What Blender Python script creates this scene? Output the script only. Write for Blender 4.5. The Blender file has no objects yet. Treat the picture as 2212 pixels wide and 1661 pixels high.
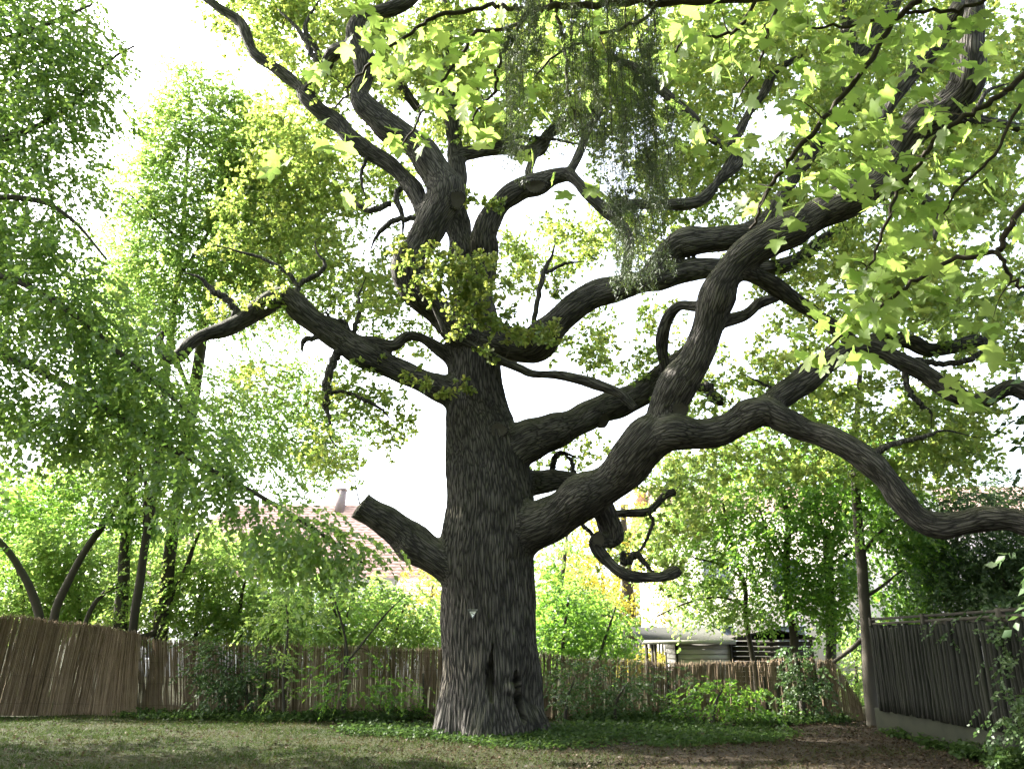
import bpy, math, random
import numpy as np
from mathutils import Vector
from mathutils.bvhtree import BVHTree

rng = np.random.default_rng(11)
random.seed(5)
scene = bpy.context.scene
COL = scene.collection
rad = math.radians

# ------------------------------------------------------------------ camera
EYE, PITCH, FPX, CX, CY = 1.7, rad(18.0), 1720.0, 1106.0, 830.5     # pixels of a 2212 x 1661 view
cam = bpy.data.cameras.new('camera')
cam.sensor_fit = 'HORIZONTAL'; cam.sensor_width = 36.0
cam.lens = 36.0 * FPX / 2212.0
cam.clip_start = 0.05; cam.clip_end = 2000
camo = bpy.data.objects.new('camera', cam)
camo.location = (0, 0, EYE); camo.rotation_euler = (rad(90) + PITCH, 0, 0)
COL.objects.link(camo); scene.camera = camo

# ------------------------------------------------------------------ sky, sun, exposure
SUN_DIR = Vector((-0.76, 0.30, 0.70)).normalized()      # from the scene towards the sun
SUN_EL = math.asin(SUN_DIR.z)
SUN_AZ = math.atan2(SUN_DIR.x, SUN_DIR.y)
world = bpy.data.worlds.new('World'); scene.world = world; world.use_nodes = True
wn, wl = world.node_tree.nodes, world.node_tree.links
wn.clear()
sky = wn.new('ShaderNodeTexSky'); sky.sky_type = 'NISHITA'; sky.sun_disc = False
sky.sun_elevation = SUN_EL; sky.sun_rotation = SUN_AZ
sky.air_density = 1.0; sky.dust_density = 5.0; sky.ozone_density = 1.0
hsv = wn.new('ShaderNodeHueSaturation'); hsv.inputs['Saturation'].default_value = 0.5
bg = wn.new('ShaderNodeBackground'); bg.inputs['Strength'].default_value = 0.15
wo = wn.new('ShaderNodeOutputWorld')
wl.new(sky.outputs[0], hsv.inputs['Color']); wl.new(hsv.outputs[0], bg.inputs[0]); wl.new(bg.outputs[0], wo.inputs[0])
sl = bpy.data.lights.new('sun', 'SUN'); sl.energy = 5.0; sl.angle = rad(0.53); sl.color = (1.0, 0.95, 0.86)
so = bpy.data.objects.new('sun', sl); so.rotation_euler = SUN_DIR.to_track_quat('Z', 'Y').to_euler()
so.location = (-20, 5, 30); COL.objects.link(so)
vs = scene.view_settings
vs.view_transform = 'Standard'; vs.look = 'None'; vs.gamma = 1.0; vs.use_curve_mapping = False
vs.exposure = 3.0
scene.cycles.use_denoising = True
scene.cycles.denoiser = 'OPENIMAGEDENOISE'; scene.cycles.denoising_prefilter = 'NONE'
scene.cycles.max_bounces = 8; scene.cycles.diffuse_bounces = 5; scene.cycles.transmission_bounces = 6
scene.cycles.glossy_bounces = 2; scene.cycles.transparent_max_bounces = 4
scene.cycles.sample_clamp_indirect = 8.0

# ------------------------------------------------------------------ pixels <-> world
SP, CP = math.sin(PITCH), math.cos(PITCH)
def W(x, y, Y):
    du, dw = (x - CX) / FPX, (CY - y) / FPX
    t = Y / (CP - dw * SP)
    return np.array((du * t, Y, EYE + (SP + dw * CP) * t))
def depth_at(y, Y):
    return Y / (CP - (CY - y) / FPX * SP)
def G(x, y):
    du, dw = (x - CX) / FPX, (CY - y) / FPX
    t = -EYE / (SP + dw * CP)
    return np.array((du * t, (CP - dw * SP) * t, 0.0))
def proj(P):
    P = np.asarray(P); q = P - np.array((0, 0, EYE))
    d = q[:, 1] * CP + q[:, 2] * SP
    u = -q[:, 1] * SP + q[:, 2] * CP
    d = np.maximum(d, 0.01)
    return CX + q[:, 0] / d * FPX, CY - u / d * FPX, d

# ------------------------------------------------------------------ object helpers
def thing(name, label, cat, loc=(0, 0, 0), group=None):
    o = bpy.data.objects.new(name, None); COL.objects.link(o)
    o.location = loc; o['label'] = label; o['category'] = cat
    o.empty_display_size = 0.2
    if group: o['group'] = group
    return o
def tag(o, label, cat, group=None):
    o['label'] = label; o['category'] = cat
    if group: o['group'] = group
    return o
def np_mesh(name, V, faces, rnd=None, vec=None, smooth=False, flo=None):
    """V (n,3); faces: one array (m,k) or a list of such arrays; rnd per-vertex float; vec per-vertex vector"""
    if not isinstance(faces, (list, tuple)): faces = [faces]
    faces = [np.asarray(f, dtype=np.int32) for f in faces if len(f)]
    me = bpy.data.meshes.new(name)
    V = np.asarray(V, dtype=np.float32)
    me.vertices.add(len(V)); me.vertices.foreach_set('co', V.ravel())
    loops = np.concatenate([f.ravel() for f in faces])
    tot = np.concatenate([np.full(len(f), f.shape[1], dtype=np.int32) for f in faces])
    st = np.concatenate([[0], np.cumsum(tot)[:-1]]).astype(np.int32)
    me.loops.add(len(loops)); me.loops.foreach_set('vertex_index', loops)
    me.polygons.add(len(tot)); me.polygons.foreach_set('loop_start', st)
    me.polygons.foreach_set('loop_total', tot)
    if smooth: me.polygons.foreach_set('use_smooth', np.ones(len(tot), dtype=bool))
    me.update(calc_edges=True)
    if rnd is not None:
        a = me.attributes.new('rnd', 'FLOAT', 'POINT'); a.data.foreach_set('value', np.asarray(rnd, dtype=np.float32))
    if flo is not None:
        for k, arr in flo.items():
            a = me.attributes.new(k, 'FLOAT', 'POINT'); a.data.foreach_set('value', np.asarray(arr, dtype=np.float32))
    if vec is not None:
        a = me.attributes.new('barkco', 'FLOAT_VECTOR', 'POINT'); a.data.foreach_set('vector', np.asarray(vec, dtype=np.float32).ravel())
    return me
def link(name, me, mat, parent=None, kind=None):
    o = bpy.data.objects.new(name, me); COL.objects.link(o)
    if mat is not None and len(me.materials) == 0: me.materials.append(mat)
    if parent is not None:
        o.parent = parent
        bl = Vector(parent.location)
        pp = parent.parent
        while pp is not None:
            bl += Vector(pp.location); pp = pp.parent
        o.location = -bl
    if kind: o['kind'] = kind
    return o
class MB:
    def __init__(s): s.V = []; s.F3 = []; s.F4 = []; s.R = []; s.n = 0
    def add(s, V, F4=None, F3=None, rnd=None):
        V = np.asarray(V, float).reshape(-1, 3)
        if F4 is not None and len(F4): s.F4.append(np.asarray(F4, int) + s.n)
        if F3 is not None and len(F3): s.F3.append(np.asarray(F3, int) + s.n)
        s.R.append(np.full(len(V), random.random()) if rnd is None else np.broadcast_to(np.asarray(rnd, float), (len(V),)))
        s.V.append(V); s.n += len(V)
    def mesh(s, name, smooth=False):
        F = []
        if s.F4: F.append(np.concatenate(s.F4))
        if s.F3: F.append(np.concatenate(s.F3))
        return np_mesh(name, np.concatenate(s.V), F, rnd=np.concatenate(s.R), smooth=smooth)
    def box(s, c, size, rot=0.0, tilt=None, rnd=None, bevel=0.0):
        hx, hy, hz = np.asarray(size) / 2.0
        P = np.array([(x * hx, y * hy, z * hz) for z in (-1, 1) for y in (-1, 1) for x in (-1, 1)], float)
        if tilt is not None: P = P @ np.array(tilt).T
        cr, sr = math.cos(rot), math.sin(rot)
        P = P @ np.array([[cr, -sr, 0], [sr, cr, 0], [0, 0, 1]]).T + np.asarray(c)
        s.add(P, F4=[(0, 2, 3, 1), (4, 5, 7, 6), (0, 1, 5, 4), (2, 6, 7, 3), (0, 4, 6, 2), (1, 3, 7, 5)], rnd=rnd)
    def prism(s, poly, axis, a, b, rnd=None):
        """poly: list of 2D points, extruded along axis index from a to b"""
        n = len(poly); V = []
        for d in (a, b):
            for p in poly:
                q = list(p); q.insert(axis, d); V.append(q)
        F4 = [(i, (i + 1) % n, n + (i + 1) % n, n + i) for i in range(n)]
        F3 = [(0, i, i + 1) for i in range(1, n - 1)] + [(n, n + i + 1, n + i) for i in range(1, n - 1)]
        s.add(V, F4, F3, rnd)
def unit(v):
    v = np.asarray(v, float); n = np.linalg.norm(v, axis=-1, keepdims=True)
    return v / np.maximum(n, 1e-9)
def catmull(P, per=6):
    P = np.asarray(P, float)
    if len(P) < 3:
        t = np.linspace(0, 1, per + 1)[:, None]; return P[0] * (1 - t) + P[-1] * t
    Q = np.vstack([2 * P[0] - P[1], P, 2 * P[-1] - P[-2]]); out = []
    t = np.linspace(0, 1, per, endpoint=False)[:, None]
    for i in range(len(P) - 1):
        a, b, c, d = Q[i], Q[i + 1], Q[i + 2], Q[i + 3]
        out.append(0.5 * (2 * b + (c - a) * t + (2 * a - 5 * b + 4 * c - d) * t ** 2 + (3 * b - a - 3 * c + d) * t ** 3))
    return np.vstack(out + [P[-1:]])
def frames(C):
    T = unit(np.gradient(C, axis=0)); U = np.zeros_like(C)
    ref = np.array((0, -1.0, 0)) if abs(T[0][1]) < 0.9 else np.array((1.0, 0, 0))
    u = unit(ref - T[0] * ref.dot(T[0])); U[0] = u
    for i in range(1, len(C)):
        u = U[i - 1] - T[i] * U[i - 1].dot(T[i]); U[i] = u / max(np.linalg.norm(u), 1e-9)
    return T, U, np.cross(T, U)
def tube(C, R, sides=8, cap=True, wob=0.0, seed=0):
    C = np.asarray(C, float); R = np.asarray(R, float); n = len(C)
    T, U, B = frames(C)
    a = np.linspace(0, 2 * np.pi, sides, endpoint=False)
    rr = np.ones((n, sides))
    if wob:
        s = np.concatenate([[0], np.cumsum(np.linalg.norm(np.diff(C, axis=0), axis=1))])[:, None]
        g = np.random.default_rng(seed); k = 0
        for f in (1, 2, 3, 2, 1):
            rr = rr + wob * 0.5 * np.sin(f * a[None] + g.uniform(0, 6.3) + s * g.uniform(0.7, 4.5)) * g.uniform(0.5, 1)
    V = C[:, None] + (U[:, None] * np.cos(a)[None, :, None] + B[:, None] * np.sin(a)[None, :, None]) * (R[:, None] * rr)[..., None]
    V = V.reshape(-1, 3)
    i = np.arange(n - 1)[:, None] * sides; j = np.arange(sides)[None]; j2 = (j + 1) % sides
    F4 = np.stack([i + j, i + j2, i + sides + j2, i + sides + j], -1).reshape(-1, 4)
    F3 = np.zeros((0, 3), int)
    if cap:
        V = np.vstack([V, C[:1], C[-1:]]); b = n * sides; e = (n - 1) * sides; k = np.arange(sides)
        F3 = np.vstack([np.stack([np.full(sides, b), (k + 1) % sides, k], -1), np.stack([np.full(sides, b + 1), e + k, e + (k + 1) % sides], -1)])
    return V, F4, F3
def tubes_batch(C, R, sides=3):
    """C (N,K,3), R (N,K)"""
    N, K = R.shape
    T = unit(np.gradient(C, axis=1)); ref = np.zeros_like(T); ref[..., 0] = 0.31; ref[..., 1] = 0.77; ref[..., 2] = 0.55
    U = unit(np.cross(T, ref)); B = np.cross(T, U)
    a = np.linspace(0, 2 * np.pi, sides, endpoint=False)
    V = C[:, :, None] + (U[:, :, None] * np.cos(a)[None, None, :, None] + B[:, :, None] * np.sin(a)[None, None, :, None]) * R[:, :, None, None]
    base = (np.arange(N)[:, None, None] * K + np.arange(K - 1)[None, :, None]) * sides
    j = np.arange(sides)[None, None]; j2 = (j + 1) % sides
    F = np.stack([base + j, base + j2, base + sides + j2, base + sides + j], -1).reshape(-1, 4)
    return V.reshape(-1, 3), F

# ------------------------------------------------------------------ materials
MATS = {}
def nodes(name):
    m = bpy.data.materials.new(name); m.use_nodes = True
    nt = m.node_tree; nt.nodes.clear(); MATS[name] = m
    return m, nt.nodes, nt.links
def ramp(N, stops):
    r = N.new('ShaderNodeValToRGB'); e = r.color_ramp.elements
    while len(e) < len(stops): e.new(0.5)
    for k, (p, c) in enumerate(stops): e[k].position = p; e[k].color = (*c, 1)
    return r
def leaf_mat(name, cols, trans, tw=0.5, gloss=0.05, rough=0.45):
    m, N, L = nodes(name)
    at = N.new('ShaderNodeAttribute'); at.attribute_name = 'rnd'
    r1 = ramp(N, [(i / (len(cols) - 1), c) for i, c in enumerate(cols)])
    r2 = ramp(N, [(i / (len(trans) - 1), c) for i, c in enumerate(trans)])
    L.new(at.outputs['Fac'], r1.inputs[0]); L.new(at.outputs['Fac'], r2.inputs[0])
    d = N.new('ShaderNodeBsdfDiffuse'); t = N.new('ShaderNodeBsdfTranslucent'); g = N.new('ShaderNodeBsdfGlossy')
    g.inputs['Roughness'].default_value = rough
    L.new(r1.outputs[0], d.inputs[0]); L.new(r2.outputs[0], t.inputs[0])
    m1 = N.new('ShaderNodeMixShader'); m1.inputs[0].default_value = tw
    L.new(d.outputs[0], m1.inputs[1]); L.new(t.outputs[0], m1.inputs[2])
    m2 = N.new('ShaderNodeMixShader'); m2.inputs[0].default_value = gloss
    L.new(m1.outputs[0], m2.inputs[1]); L.new(g.outputs[0], m2.inputs[2])
    o = N.new('ShaderNodeOutputMaterial'); L.new(m2.outputs[0], o.inputs[0])
    return m
def plain(name, cols, rough=0.9, attr='rnd', noise=(12.0, 0.25), bump=0.0, stretch=(1, 1, 1), spec=0.2, metal=0.0):
    """colour from the rnd attribute, broken up by object-space noise, with a noise bump"""
    m, N, L = nodes(name)
    at = N.new('ShaderNodeAttribute'); at.attribute_name = attr
    tc = N.new('ShaderNodeTexCoord'); mp = N.new('ShaderNodeMapping'); mp.inputs['Scale'].default_value = stretch
    L.new(tc.outputs['Object'], mp.inputs[0])
    nz = N.new('ShaderNodeTexNoise'); nz.inputs['Scale'].default_value = noise[0]; nz.inputs['Detail'].default_value = 4
    L.new(mp.outputs[0], nz.inputs['Vector'])
    ma = N.new('ShaderNodeMath'); ma.operation = 'MULTIPLY_ADD'; ma.inputs[1].default_value = noise[1] * 2; ma.inputs[2].default_value = -noise[1]
    L.new(nz.outputs[0], ma.inputs[0])
    ad = N.new('ShaderNodeMath'); ad.operation = 'ADD'; ad.use_clamp = True
    L.new(at.outputs['Fac'], ad.inputs[0]); L.new(ma.outputs[0], ad.inputs[1])
    r = ramp(N, [(i / (len(cols) - 1), c) for i, c in enumerate(cols)]); L.new(ad.outputs[0], r.inputs[0])
    p = N.new('ShaderNodeBsdfPrincipled'); p.inputs['Roughness'].default_value = rough
    p.inputs['Specular IOR Level'].default_value = spec; p.inputs['Metallic'].default_value = metal
    L.new(r.outputs[0], p.inputs['Base Color'])
    if bump:
        b = N.new('ShaderNodeBump'); b.inputs['Strength'].default_value = bump; b.inputs['Distance'].default_value = 0.02
        L.new(nz.outputs[0], b.inputs['Height']); L.new(b.outputs[0], p.inputs['Normal'])
    o = N.new('ShaderNodeOutputMaterial'); L.new(p.outputs[0], o.inputs[0])
    return m
def bark_mat(name, dark, light, scale, bump, moss=0.35):
    m, N, L = nodes(name)
    at = N.new('ShaderNodeAttribute'); at.attribute_name = 'barkco'
    mp = N.new('ShaderNodeMapping'); mp.inputs['Scale'].default_value = (1, 1, 0.10)
    L.new(at.outputs['Vector'], mp.inputs[0])
    nz = N.new('ShaderNodeTexNoise'); nz.inputs['Scale'].default_value = 5.0; nz.inputs['Detail'].default_value = 4
    L.new(mp.outputs[0], nz.inputs['Vector'])
    mx = N.new('ShaderNodeVectorMath'); mx.operation = 'MULTIPLY_ADD'; mx.inputs[1].default_value = (0.07, 0.07, 0.07)
    L.new(nz.outputs['Color'], mx.inputs[0]); L.new(mp.outputs[0], mx.inputs[2])
    vo = N.new('ShaderNodeTexVoronoi'); vo.feature = 'DISTANCE_TO_EDGE'; vo.inputs['Scale'].default_value = scale
    L.new(mx.outputs[0], vo.inputs['Vector'])
    n2 = N.new('ShaderNodeTexNoise'); n2.inputs['Scale'].default_value = 38.0; n2.inputs['Detail'].default_value = 5; n2.inputs['Roughness'].default_value = 0.7
    L.new(at.outputs['Vector'], n2.inputs['Vector'])
    n3 = N.new('ShaderNodeTexNoise'); n3.inputs['Scale'].default_value = 2.2; n3.inputs['Detail'].default_value = 5
    L.new(at.outputs['Vector'], n3.inputs['Vector'])
    h = N.new('ShaderNodeMapRange'); h.inputs['From Max'].default_value = 0.22
    L.new(vo.outputs['Distance'], h.inputs['Value'])
    hh = N.new('ShaderNodeMath'); hh.operation = 'MULTIPLY_ADD'; hh.inputs[1].default_value = 0.5
    L.new(n2.outputs[0], hh.inputs[0]); L.new(h.outputs[0], hh.inputs[2])
    cf = N.new('ShaderNodeMath'); cf.operation = 'MULTIPLY'; L.new(hh.outputs[0], cf.inputs[0]); L.new(n3.outputs[0], cf.inputs[1])
    r = ramp(N, [(0.15, dark), (0.85, light)]); L.new(cf.outputs[0], r.inputs[0])
    # flaked pale wood, and sun flecks painted into the bark colour
    aw = N.new('ShaderNodeAttribute'); aw.attribute_name = 'wear_sunfleck'
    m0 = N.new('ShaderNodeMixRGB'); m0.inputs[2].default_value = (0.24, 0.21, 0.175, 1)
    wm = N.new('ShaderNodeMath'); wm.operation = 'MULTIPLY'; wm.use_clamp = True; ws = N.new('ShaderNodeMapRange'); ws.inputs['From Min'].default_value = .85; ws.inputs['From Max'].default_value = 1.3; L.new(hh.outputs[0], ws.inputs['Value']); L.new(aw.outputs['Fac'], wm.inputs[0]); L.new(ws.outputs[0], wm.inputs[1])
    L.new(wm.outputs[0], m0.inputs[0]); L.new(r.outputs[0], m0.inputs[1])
    # moss on the tops of the limbs
    ge = N.new('ShaderNodeNewGeometry'); sx = N.new('ShaderNodeSeparateXYZ'); L.new(ge.outputs['Normal'], sx.inputs[0])
    mr = N.new('ShaderNodeMapRange'); mr.inputs['From Min'].default_value = 0.25; mr.inputs['From Max'].default_value = 0.95; mr.inputs['To Max'].default_value = moss * 2
    L.new(sx.outputs['Z'], mr.inputs['Value'])
    mm = N.new('ShaderNodeMath'); mm.operation = 'MULTIPLY'; mm.use_clamp = True
    L.new(mr.outputs[0], mm.inputs[0]); L.new(n3.outputs[0], mm.inputs[1])
    m1 = N.new('ShaderNodeMixRGB'); m1.inputs[2].default_value = (0.11, 0.12, 0.045, 1)
    L.new(mm.outputs[0], m1.inputs[0]); L.new(m0.outputs[0], m1.inputs[1])
    p = N.new('ShaderNodeBsdfPrincipled'); p.inputs['Roughness'].default_value = 0.92; p.inputs['Specular IOR Level'].default_value = 0.15
    L.new(m1.outputs[0], p.inputs['Base Color'])
    b = N.new('ShaderNodeBump'); b.inputs['Strength'].default_value = bump; b.inputs['Distance'].default_value = 0.035
    L.new(hh.outputs[0], b.inputs['Height']); L.new(b.outputs[0], p.inputs['Normal'])
    o = N.new('ShaderNodeOutputMaterial'); L.new(p.outputs[0], o.inputs[0])
    return m
BARK = bark_mat('oak_bark', (0.022, 0.021, 0.020), (0.115, 0.106, 0.096), 21.0, 0.8)
TWIG = plain('twig_bark', [(0.022, 0.018, 0.014), (0.055, 0.045, 0.034)], noise=(25, 0.3), bump=0.3)
STEM = plain('smooth_bark', [(0.028, 0.025, 0.02), (0.065, 0.058, 0.047)], noise=(9, 0.4), bump=0.5, stretch=(1, 1, 0.25))
OAKLEAF = leaf_mat('oak_leaf', [(0.075, 0.12, 0.02), (0.10, 0.15, 0.025), (0.14, 0.17, 0.035)],
                   [(0.25, 0.38, 0.075), (0.34, 0.46, 0.09), (0.48, 0.52, 0.10)], 0.55)
MAPLELEAF = leaf_mat('maple_leaf', [(0.08, 0.13, 0.02), (0.11, 0.16, 0.03), (0.13, 0.17, 0.035)],
                     [(0.26, 0.41, 0.08), (0.33, 0.48, 0.10), (0.40, 0.52, 0.12)], 0.58, gloss=0.03)
HORNLEAF = leaf_mat('hornbeam_leaf', [(0.04, 0.09, 0.018), (0.055, 0.11, 0.022), (0.07, 0.125, 0.026)],
                    [(0.19, 0.34, 0.06), (0.25, 0.40, 0.07), (0.33, 0.45, 0.08)], 0.58, gloss=0.035)
LIGHTLEAF = leaf_mat('young_leaf', [(0.06, 0.11, 0.02), (0.08, 0.14, 0.025), (0.12, 0.16, 0.035)],
                     [(0.22, 0.38, 0.08), (0.30, 0.46, 0.10), (0.40, 0.50, 0.11)], 0.58, gloss=0.03)
SHRUBLEAF = leaf_mat('shrub_leaf', [(0.035, 0.085, 0.014), (0.05, 0.115, 0.018), (0.075, 0.135, 0.022)],
                     [(0.15, 0.33, 0.04), (0.21, 0.40, 0.05), (0.29, 0.44, 0.06)], 0.54, gloss=0.03)
DARKLEAF = leaf_mat('evergreen_leaf', [(0.03, 0.06, 0.022), (0.045, 0.08, 0.028), (0.06, 0.095, 0.03)],
                    [(0.06, 0.12, 0.03), (0.08, 0.15, 0.04), (0.11, 0.17, 0.04)], 0.35, gloss=0.03)
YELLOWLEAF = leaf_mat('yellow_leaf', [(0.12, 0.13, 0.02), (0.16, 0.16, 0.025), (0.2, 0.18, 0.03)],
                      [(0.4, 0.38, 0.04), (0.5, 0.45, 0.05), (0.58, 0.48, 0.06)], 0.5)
NEEDLE = leaf_mat('spruce_needle', [(0.03, 0.05, 0.025), (0.04, 0.065, 0.03), (0.05, 0.075, 0.03)],
                  [(0.05, 0.08, 0.02), (0.07, 0.10, 0.025), (0.09, 0.11, 0.03)], 0.25)
GRASS = leaf_mat('grass_blade', [(0.010, 0.027, 0.003), (0.019, 0.036, 0.005), (0.034, 0.036, 0.010), (0.055, 0.046, 0.020)],
                 [(0.035, 0.06, 0.011), (0.05, 0.075, 0.015), (0.07, 0.065, 0.025), (0.08, 0.066, 0.032)], 0.3, gloss=.008)
LITTER = leaf_mat('dry_leaf', [(0.018, 0.013, 0.009), (0.034, 0.025, 0.017), (0.068, 0.052, 0.036)],
                  [(0.04, 0.027, 0.015), (0.05, 0.035, 0.018), (0.06, 0.045, 0.025)], 0.2, gloss=.008)

# ------------------------------------------------------------------ foliage generators
RHOMB = (np.array([(0, 0, 0), (0.42, -0.5, 0.10), (1, 0, -0.06), (0.42, 0.5, 0.10)]), np.array([(0, 1, 2), (0, 2, 3)]))
RHOMBW = (np.array([(0, 0, 0), (0.5, -0.5, 0.12), (1, 0, -0.08), (0.5, 0.5, 0.12)]), np.array([(0, 1, 2), (0, 2, 3)]))
OVAL = (np.array([(0, 0, 0), (0.25, -0.38, 0.09), (0.68, -0.40, 0.05), (1, 0, -0.10), (0.68, 0.40, 0.05), (0.25, 0.38, 0.09)]),
        np.array([(0, 1, 2, 3), (0, 3, 4, 5)]))
_ol = [(0, 0), (.14, .07), (.22, .24), (.30, .13), (.42, .36), (.50, .19), (.64, .42), (.72, .24), (.86, .30), (1, 0)]
OAKLOBE = (np.array([(t, -s, abs(s) * 0.25) for t, s in _ol] + [(t, s, abs(s) * 0.25) for t, s in _ol[1:-1]]), None)
_k = len(_ol)
_f = []
for _i in range(1, _k - 1):                       # a fan over the two halves
    _f.append((0, _i, _i + 1))
_r = [_k + i for i in range(_k - 2)] + [_k - 1]
for _i in range(len(_r) - 1):
    _f.append((0, _r[_i + 1], _r[_i]))
OAKLOBE = (OAKLOBE[0], np.array(_f))
def leaves(P, D, Nn, length, width, shape, rnd):
    D = unit(D); S = unit(np.cross(Nn, D)); Nn = np.cross(D, S)
    T, F = shape; k = len(T); n = len(P)
    V = P[:, None] + D[:, None] * (T[None, :, 0:1] * length[:, None, None]) + S[:, None] * (T[None, :, 1:2] * width[:, None, None]) \
        + Nn[:, None] * (T[None, :, 2:3] * width[:, None, None])
    FF = (F[None] + (np.arange(n) * k)[:, None, None]).reshape(-1, F.shape[1])
    return V.reshape(-1, 3), FF, np.repeat(rnd, k)
def rdir(n):
    return unit(rng.normal(size=(n, 3)))
def cluster_leaves(C, per, radius, ll, lw, style, out=None, bright=None):
    """C (n,3) cluster centres -> leaf arrays P,D,N,len,wid,rnd plus a few twiglets (start,end)"""
    n = len(C); k = max(1, per // 8); m = n * k
    c = np.repeat(C, k, 0)
    if style == 'whorl':
        d = rdir(m); d[:, 2] = d[:, 2] * 0.75 + 0.15; d = unit(d)
        L = rng.uniform(0.35, 1.0, m) * radius
        tip = c + d * L[:, None]
        q = 8
        t = np.where(rng.random((m, q)) < 0.62, rng.uniform(0.86, 1.02, (m, q)), rng.uniform(0.35, 0.86, (m, q)))
        P = c[:, None] + d[:, None] * (L[:, None] * t)[..., None]
        ax = unit(d[:, None] * 0.55 + rdir(m * q).reshape(m, q, 3))
        nn = unit(rdir(m * q).reshape(m, q, 3) * 0.8 + np.array((0, 0, 0.75)))
        P = P.reshape(-1, 3); ax = ax.reshape(-1, 3); nn = nn.reshape(-1, 3)
        tw = (c, tip)
    else:                                                     # flat drooping sprays
        o = np.repeat(out if out is not None else rdir(n), k, 0)
        start = c + rng.normal(size=(m, 3)) * radius * np.array((0.55, 0.55, 0.38))
        d = unit(o + rng.normal(size=(m, 3)) * np.array((0.45, 0.45, 0.22)))
        L = rng.uniform(0.5, 1.1, m) * radius
        q = 8
        t = (np.arange(q) + 0.5) / q + rng.uniform(-0.05, 0.05, (m, q))
        droop = np.zeros((m, q, 3)); droop[..., 2] = -0.45 * t ** 2 * L[:, None]
        P = start[:, None] + d[:, None] * (t * L[:, None])[..., None] + droop
        side = unit(np.cross(d, np.array((0, 0, 1.0))))
        sgn = np.where(np.arange(q) % 2, 1.0, -1.0)[None, :, None]
        ax = unit(d[:, None] * 0.75 + side[:, None] * sgn * 0.75 + np.array((0, 0, -0.35)) + rng.normal(size=(m, q, 3)) * 0.22)
        nn = unit(np.array((0, 0, 0.75)) + d[:, None] * 0.35 + rng.normal(size=(m, q, 3)) * 0.85)
        P = P.reshape(-1, 3); ax = ax.reshape(-1, 3); nn = nn.reshape(-1, 3)
        tw = (start, start + d * L[:, None] + droop[:, -1])
    N = len(P); s = rng.uniform(0.7, 1.2, N)
    crnd = np.repeat(rng.uniform(-0.28, 0.28, n), k * 8)
    rnd = np.clip(rng.beta(2, 2, N) + crnd, 0, 1)
    return P, ax, nn, ll * s, lw * s, rnd, tw
def sample_blobs(blobs, lai, leaf_area, per, holes=()):
    """blobs: (x, y, rx, ry, Ya, Yb[, density]) in view pixels and metres -> cluster centres"""
    out = []
    for b in blobs:
        x, y, rx, ry, Ya, Yb = b[:6]; den = b[6] if len(b) > 6 else 1.0
        dm = depth_at(y, 0.5 * (Ya + Yb)) / FPX
        area = math.pi * rx * ry * dm * dm
        n = max(1, int(round(area * lai * den / leaf_area / per + rng.random() - 0.5)))
        r = np.sqrt(rng.random(n)); a = rng.uniform(0, 2 * np.pi, n)
        px, py = x + rx * r * np.cos(a), y + ry * r * np.sin(a)
        Y = rng.uniform(Ya, Yb, n)
        for u, v, w in zip(px, py, Y):
            if any(((u - hx) / hr) ** 2 + ((v - hy) / hq) ** 2 < 1 for hx, hy, hr, hq in holes): continue
            p = W(u, v, w)
            if p[2] > 0.25: out.append(p)
    return np.array(out)
def grow(skel, skr, C, r0=0.012, K=6, bend=0.16, maxr=0.05):
    """connect every cluster centre to the nearest node of the growing skeleton by a bent twig"""
    nodesP = np.empty((len(skel) + len(C) * K, 3)); nodesP[:len(skel)] = skel
    nodesR = np.empty(len(nodesP)); nodesR[:len(skel)] = skr; n = len(skel)
    d0 = np.array([np.min(np.sum((skel - c) ** 2, 1)) for c in C]); order = np.argsort(d0)
    CC = np.empty((len(C), K, 3)); RR = np.empty((len(C), K)); outd = np.empty((len(C), 3))
    t = np.linspace(0, 1, K)
    for q, i in enumerate(order):
        c = C[i]; d2 = np.sum((nodesP[:n] - c) ** 2, 1); j = int(np.argmin(d2)); p = nodesP[j]; L = math.sqrt(d2[j]) + 1e-6
        m1 = p + (c - p) * 0.33 + rng.normal(size=3) * bend * L + np.array((0, 0, 0.06 * L))
        m2 = p + (c - p) * 0.68 + rng.normal(size=3) * bend * L + np.array((0, 0, 0.10 * L))
        s = t[:, None]
        cur = (1 - s) ** 3 * p + 3 * (1 - s) ** 2 * s * m1 + 3 * (1 - s) * s ** 2 * m2 + s ** 3 * c
        rb = min(maxr, r0 + 0.012 * L, nodesR[j] * 0.8)
        rr = rb + (min(r0 * 0.45, rb * 0.7) - rb) * t ** 0.8
        CC[q] = cur; RR[q] = rr; outd[i] = unit(cur[-1] - cur[-3])
        nodesP[n:n + K - 1] = cur[1:]; nodesR[n:n + K - 1] = rr[1:]; n += K - 1
    return CC, RR, outd
def foliage_part(name, parent, mat, P, ax, nn, ll, lw, rnd, shape):
    V, F, R = leaves(P, ax, nn, ll, lw, shape, rnd)
    o = link(name, np_mesh(name, V, F, rnd=R), mat, parent, 'stuff'); return o
def pxpath(pts, per=5):
    """[(x, y, r_px[, Y])...] -> smoothed centre line and radii in metres"""
    idx = [i for i, p in enumerate(pts) if len(p) > 3]
    Y = np.interp(range(len(pts)), idx, [pts[i][3] for i in idx])
    P = np.array([W(p[0], p[1], y) for p, y in zip(pts, Y)])
    R = np.array([p[2] * depth_at(p[1], y) / FPX for p, y in zip(pts, Y)])
    C = catmull(P, per); Q = catmull(np.column_stack([R, R, R]), per)[:, 0]
    return C, np.maximum(Q, 0.004)
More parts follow.
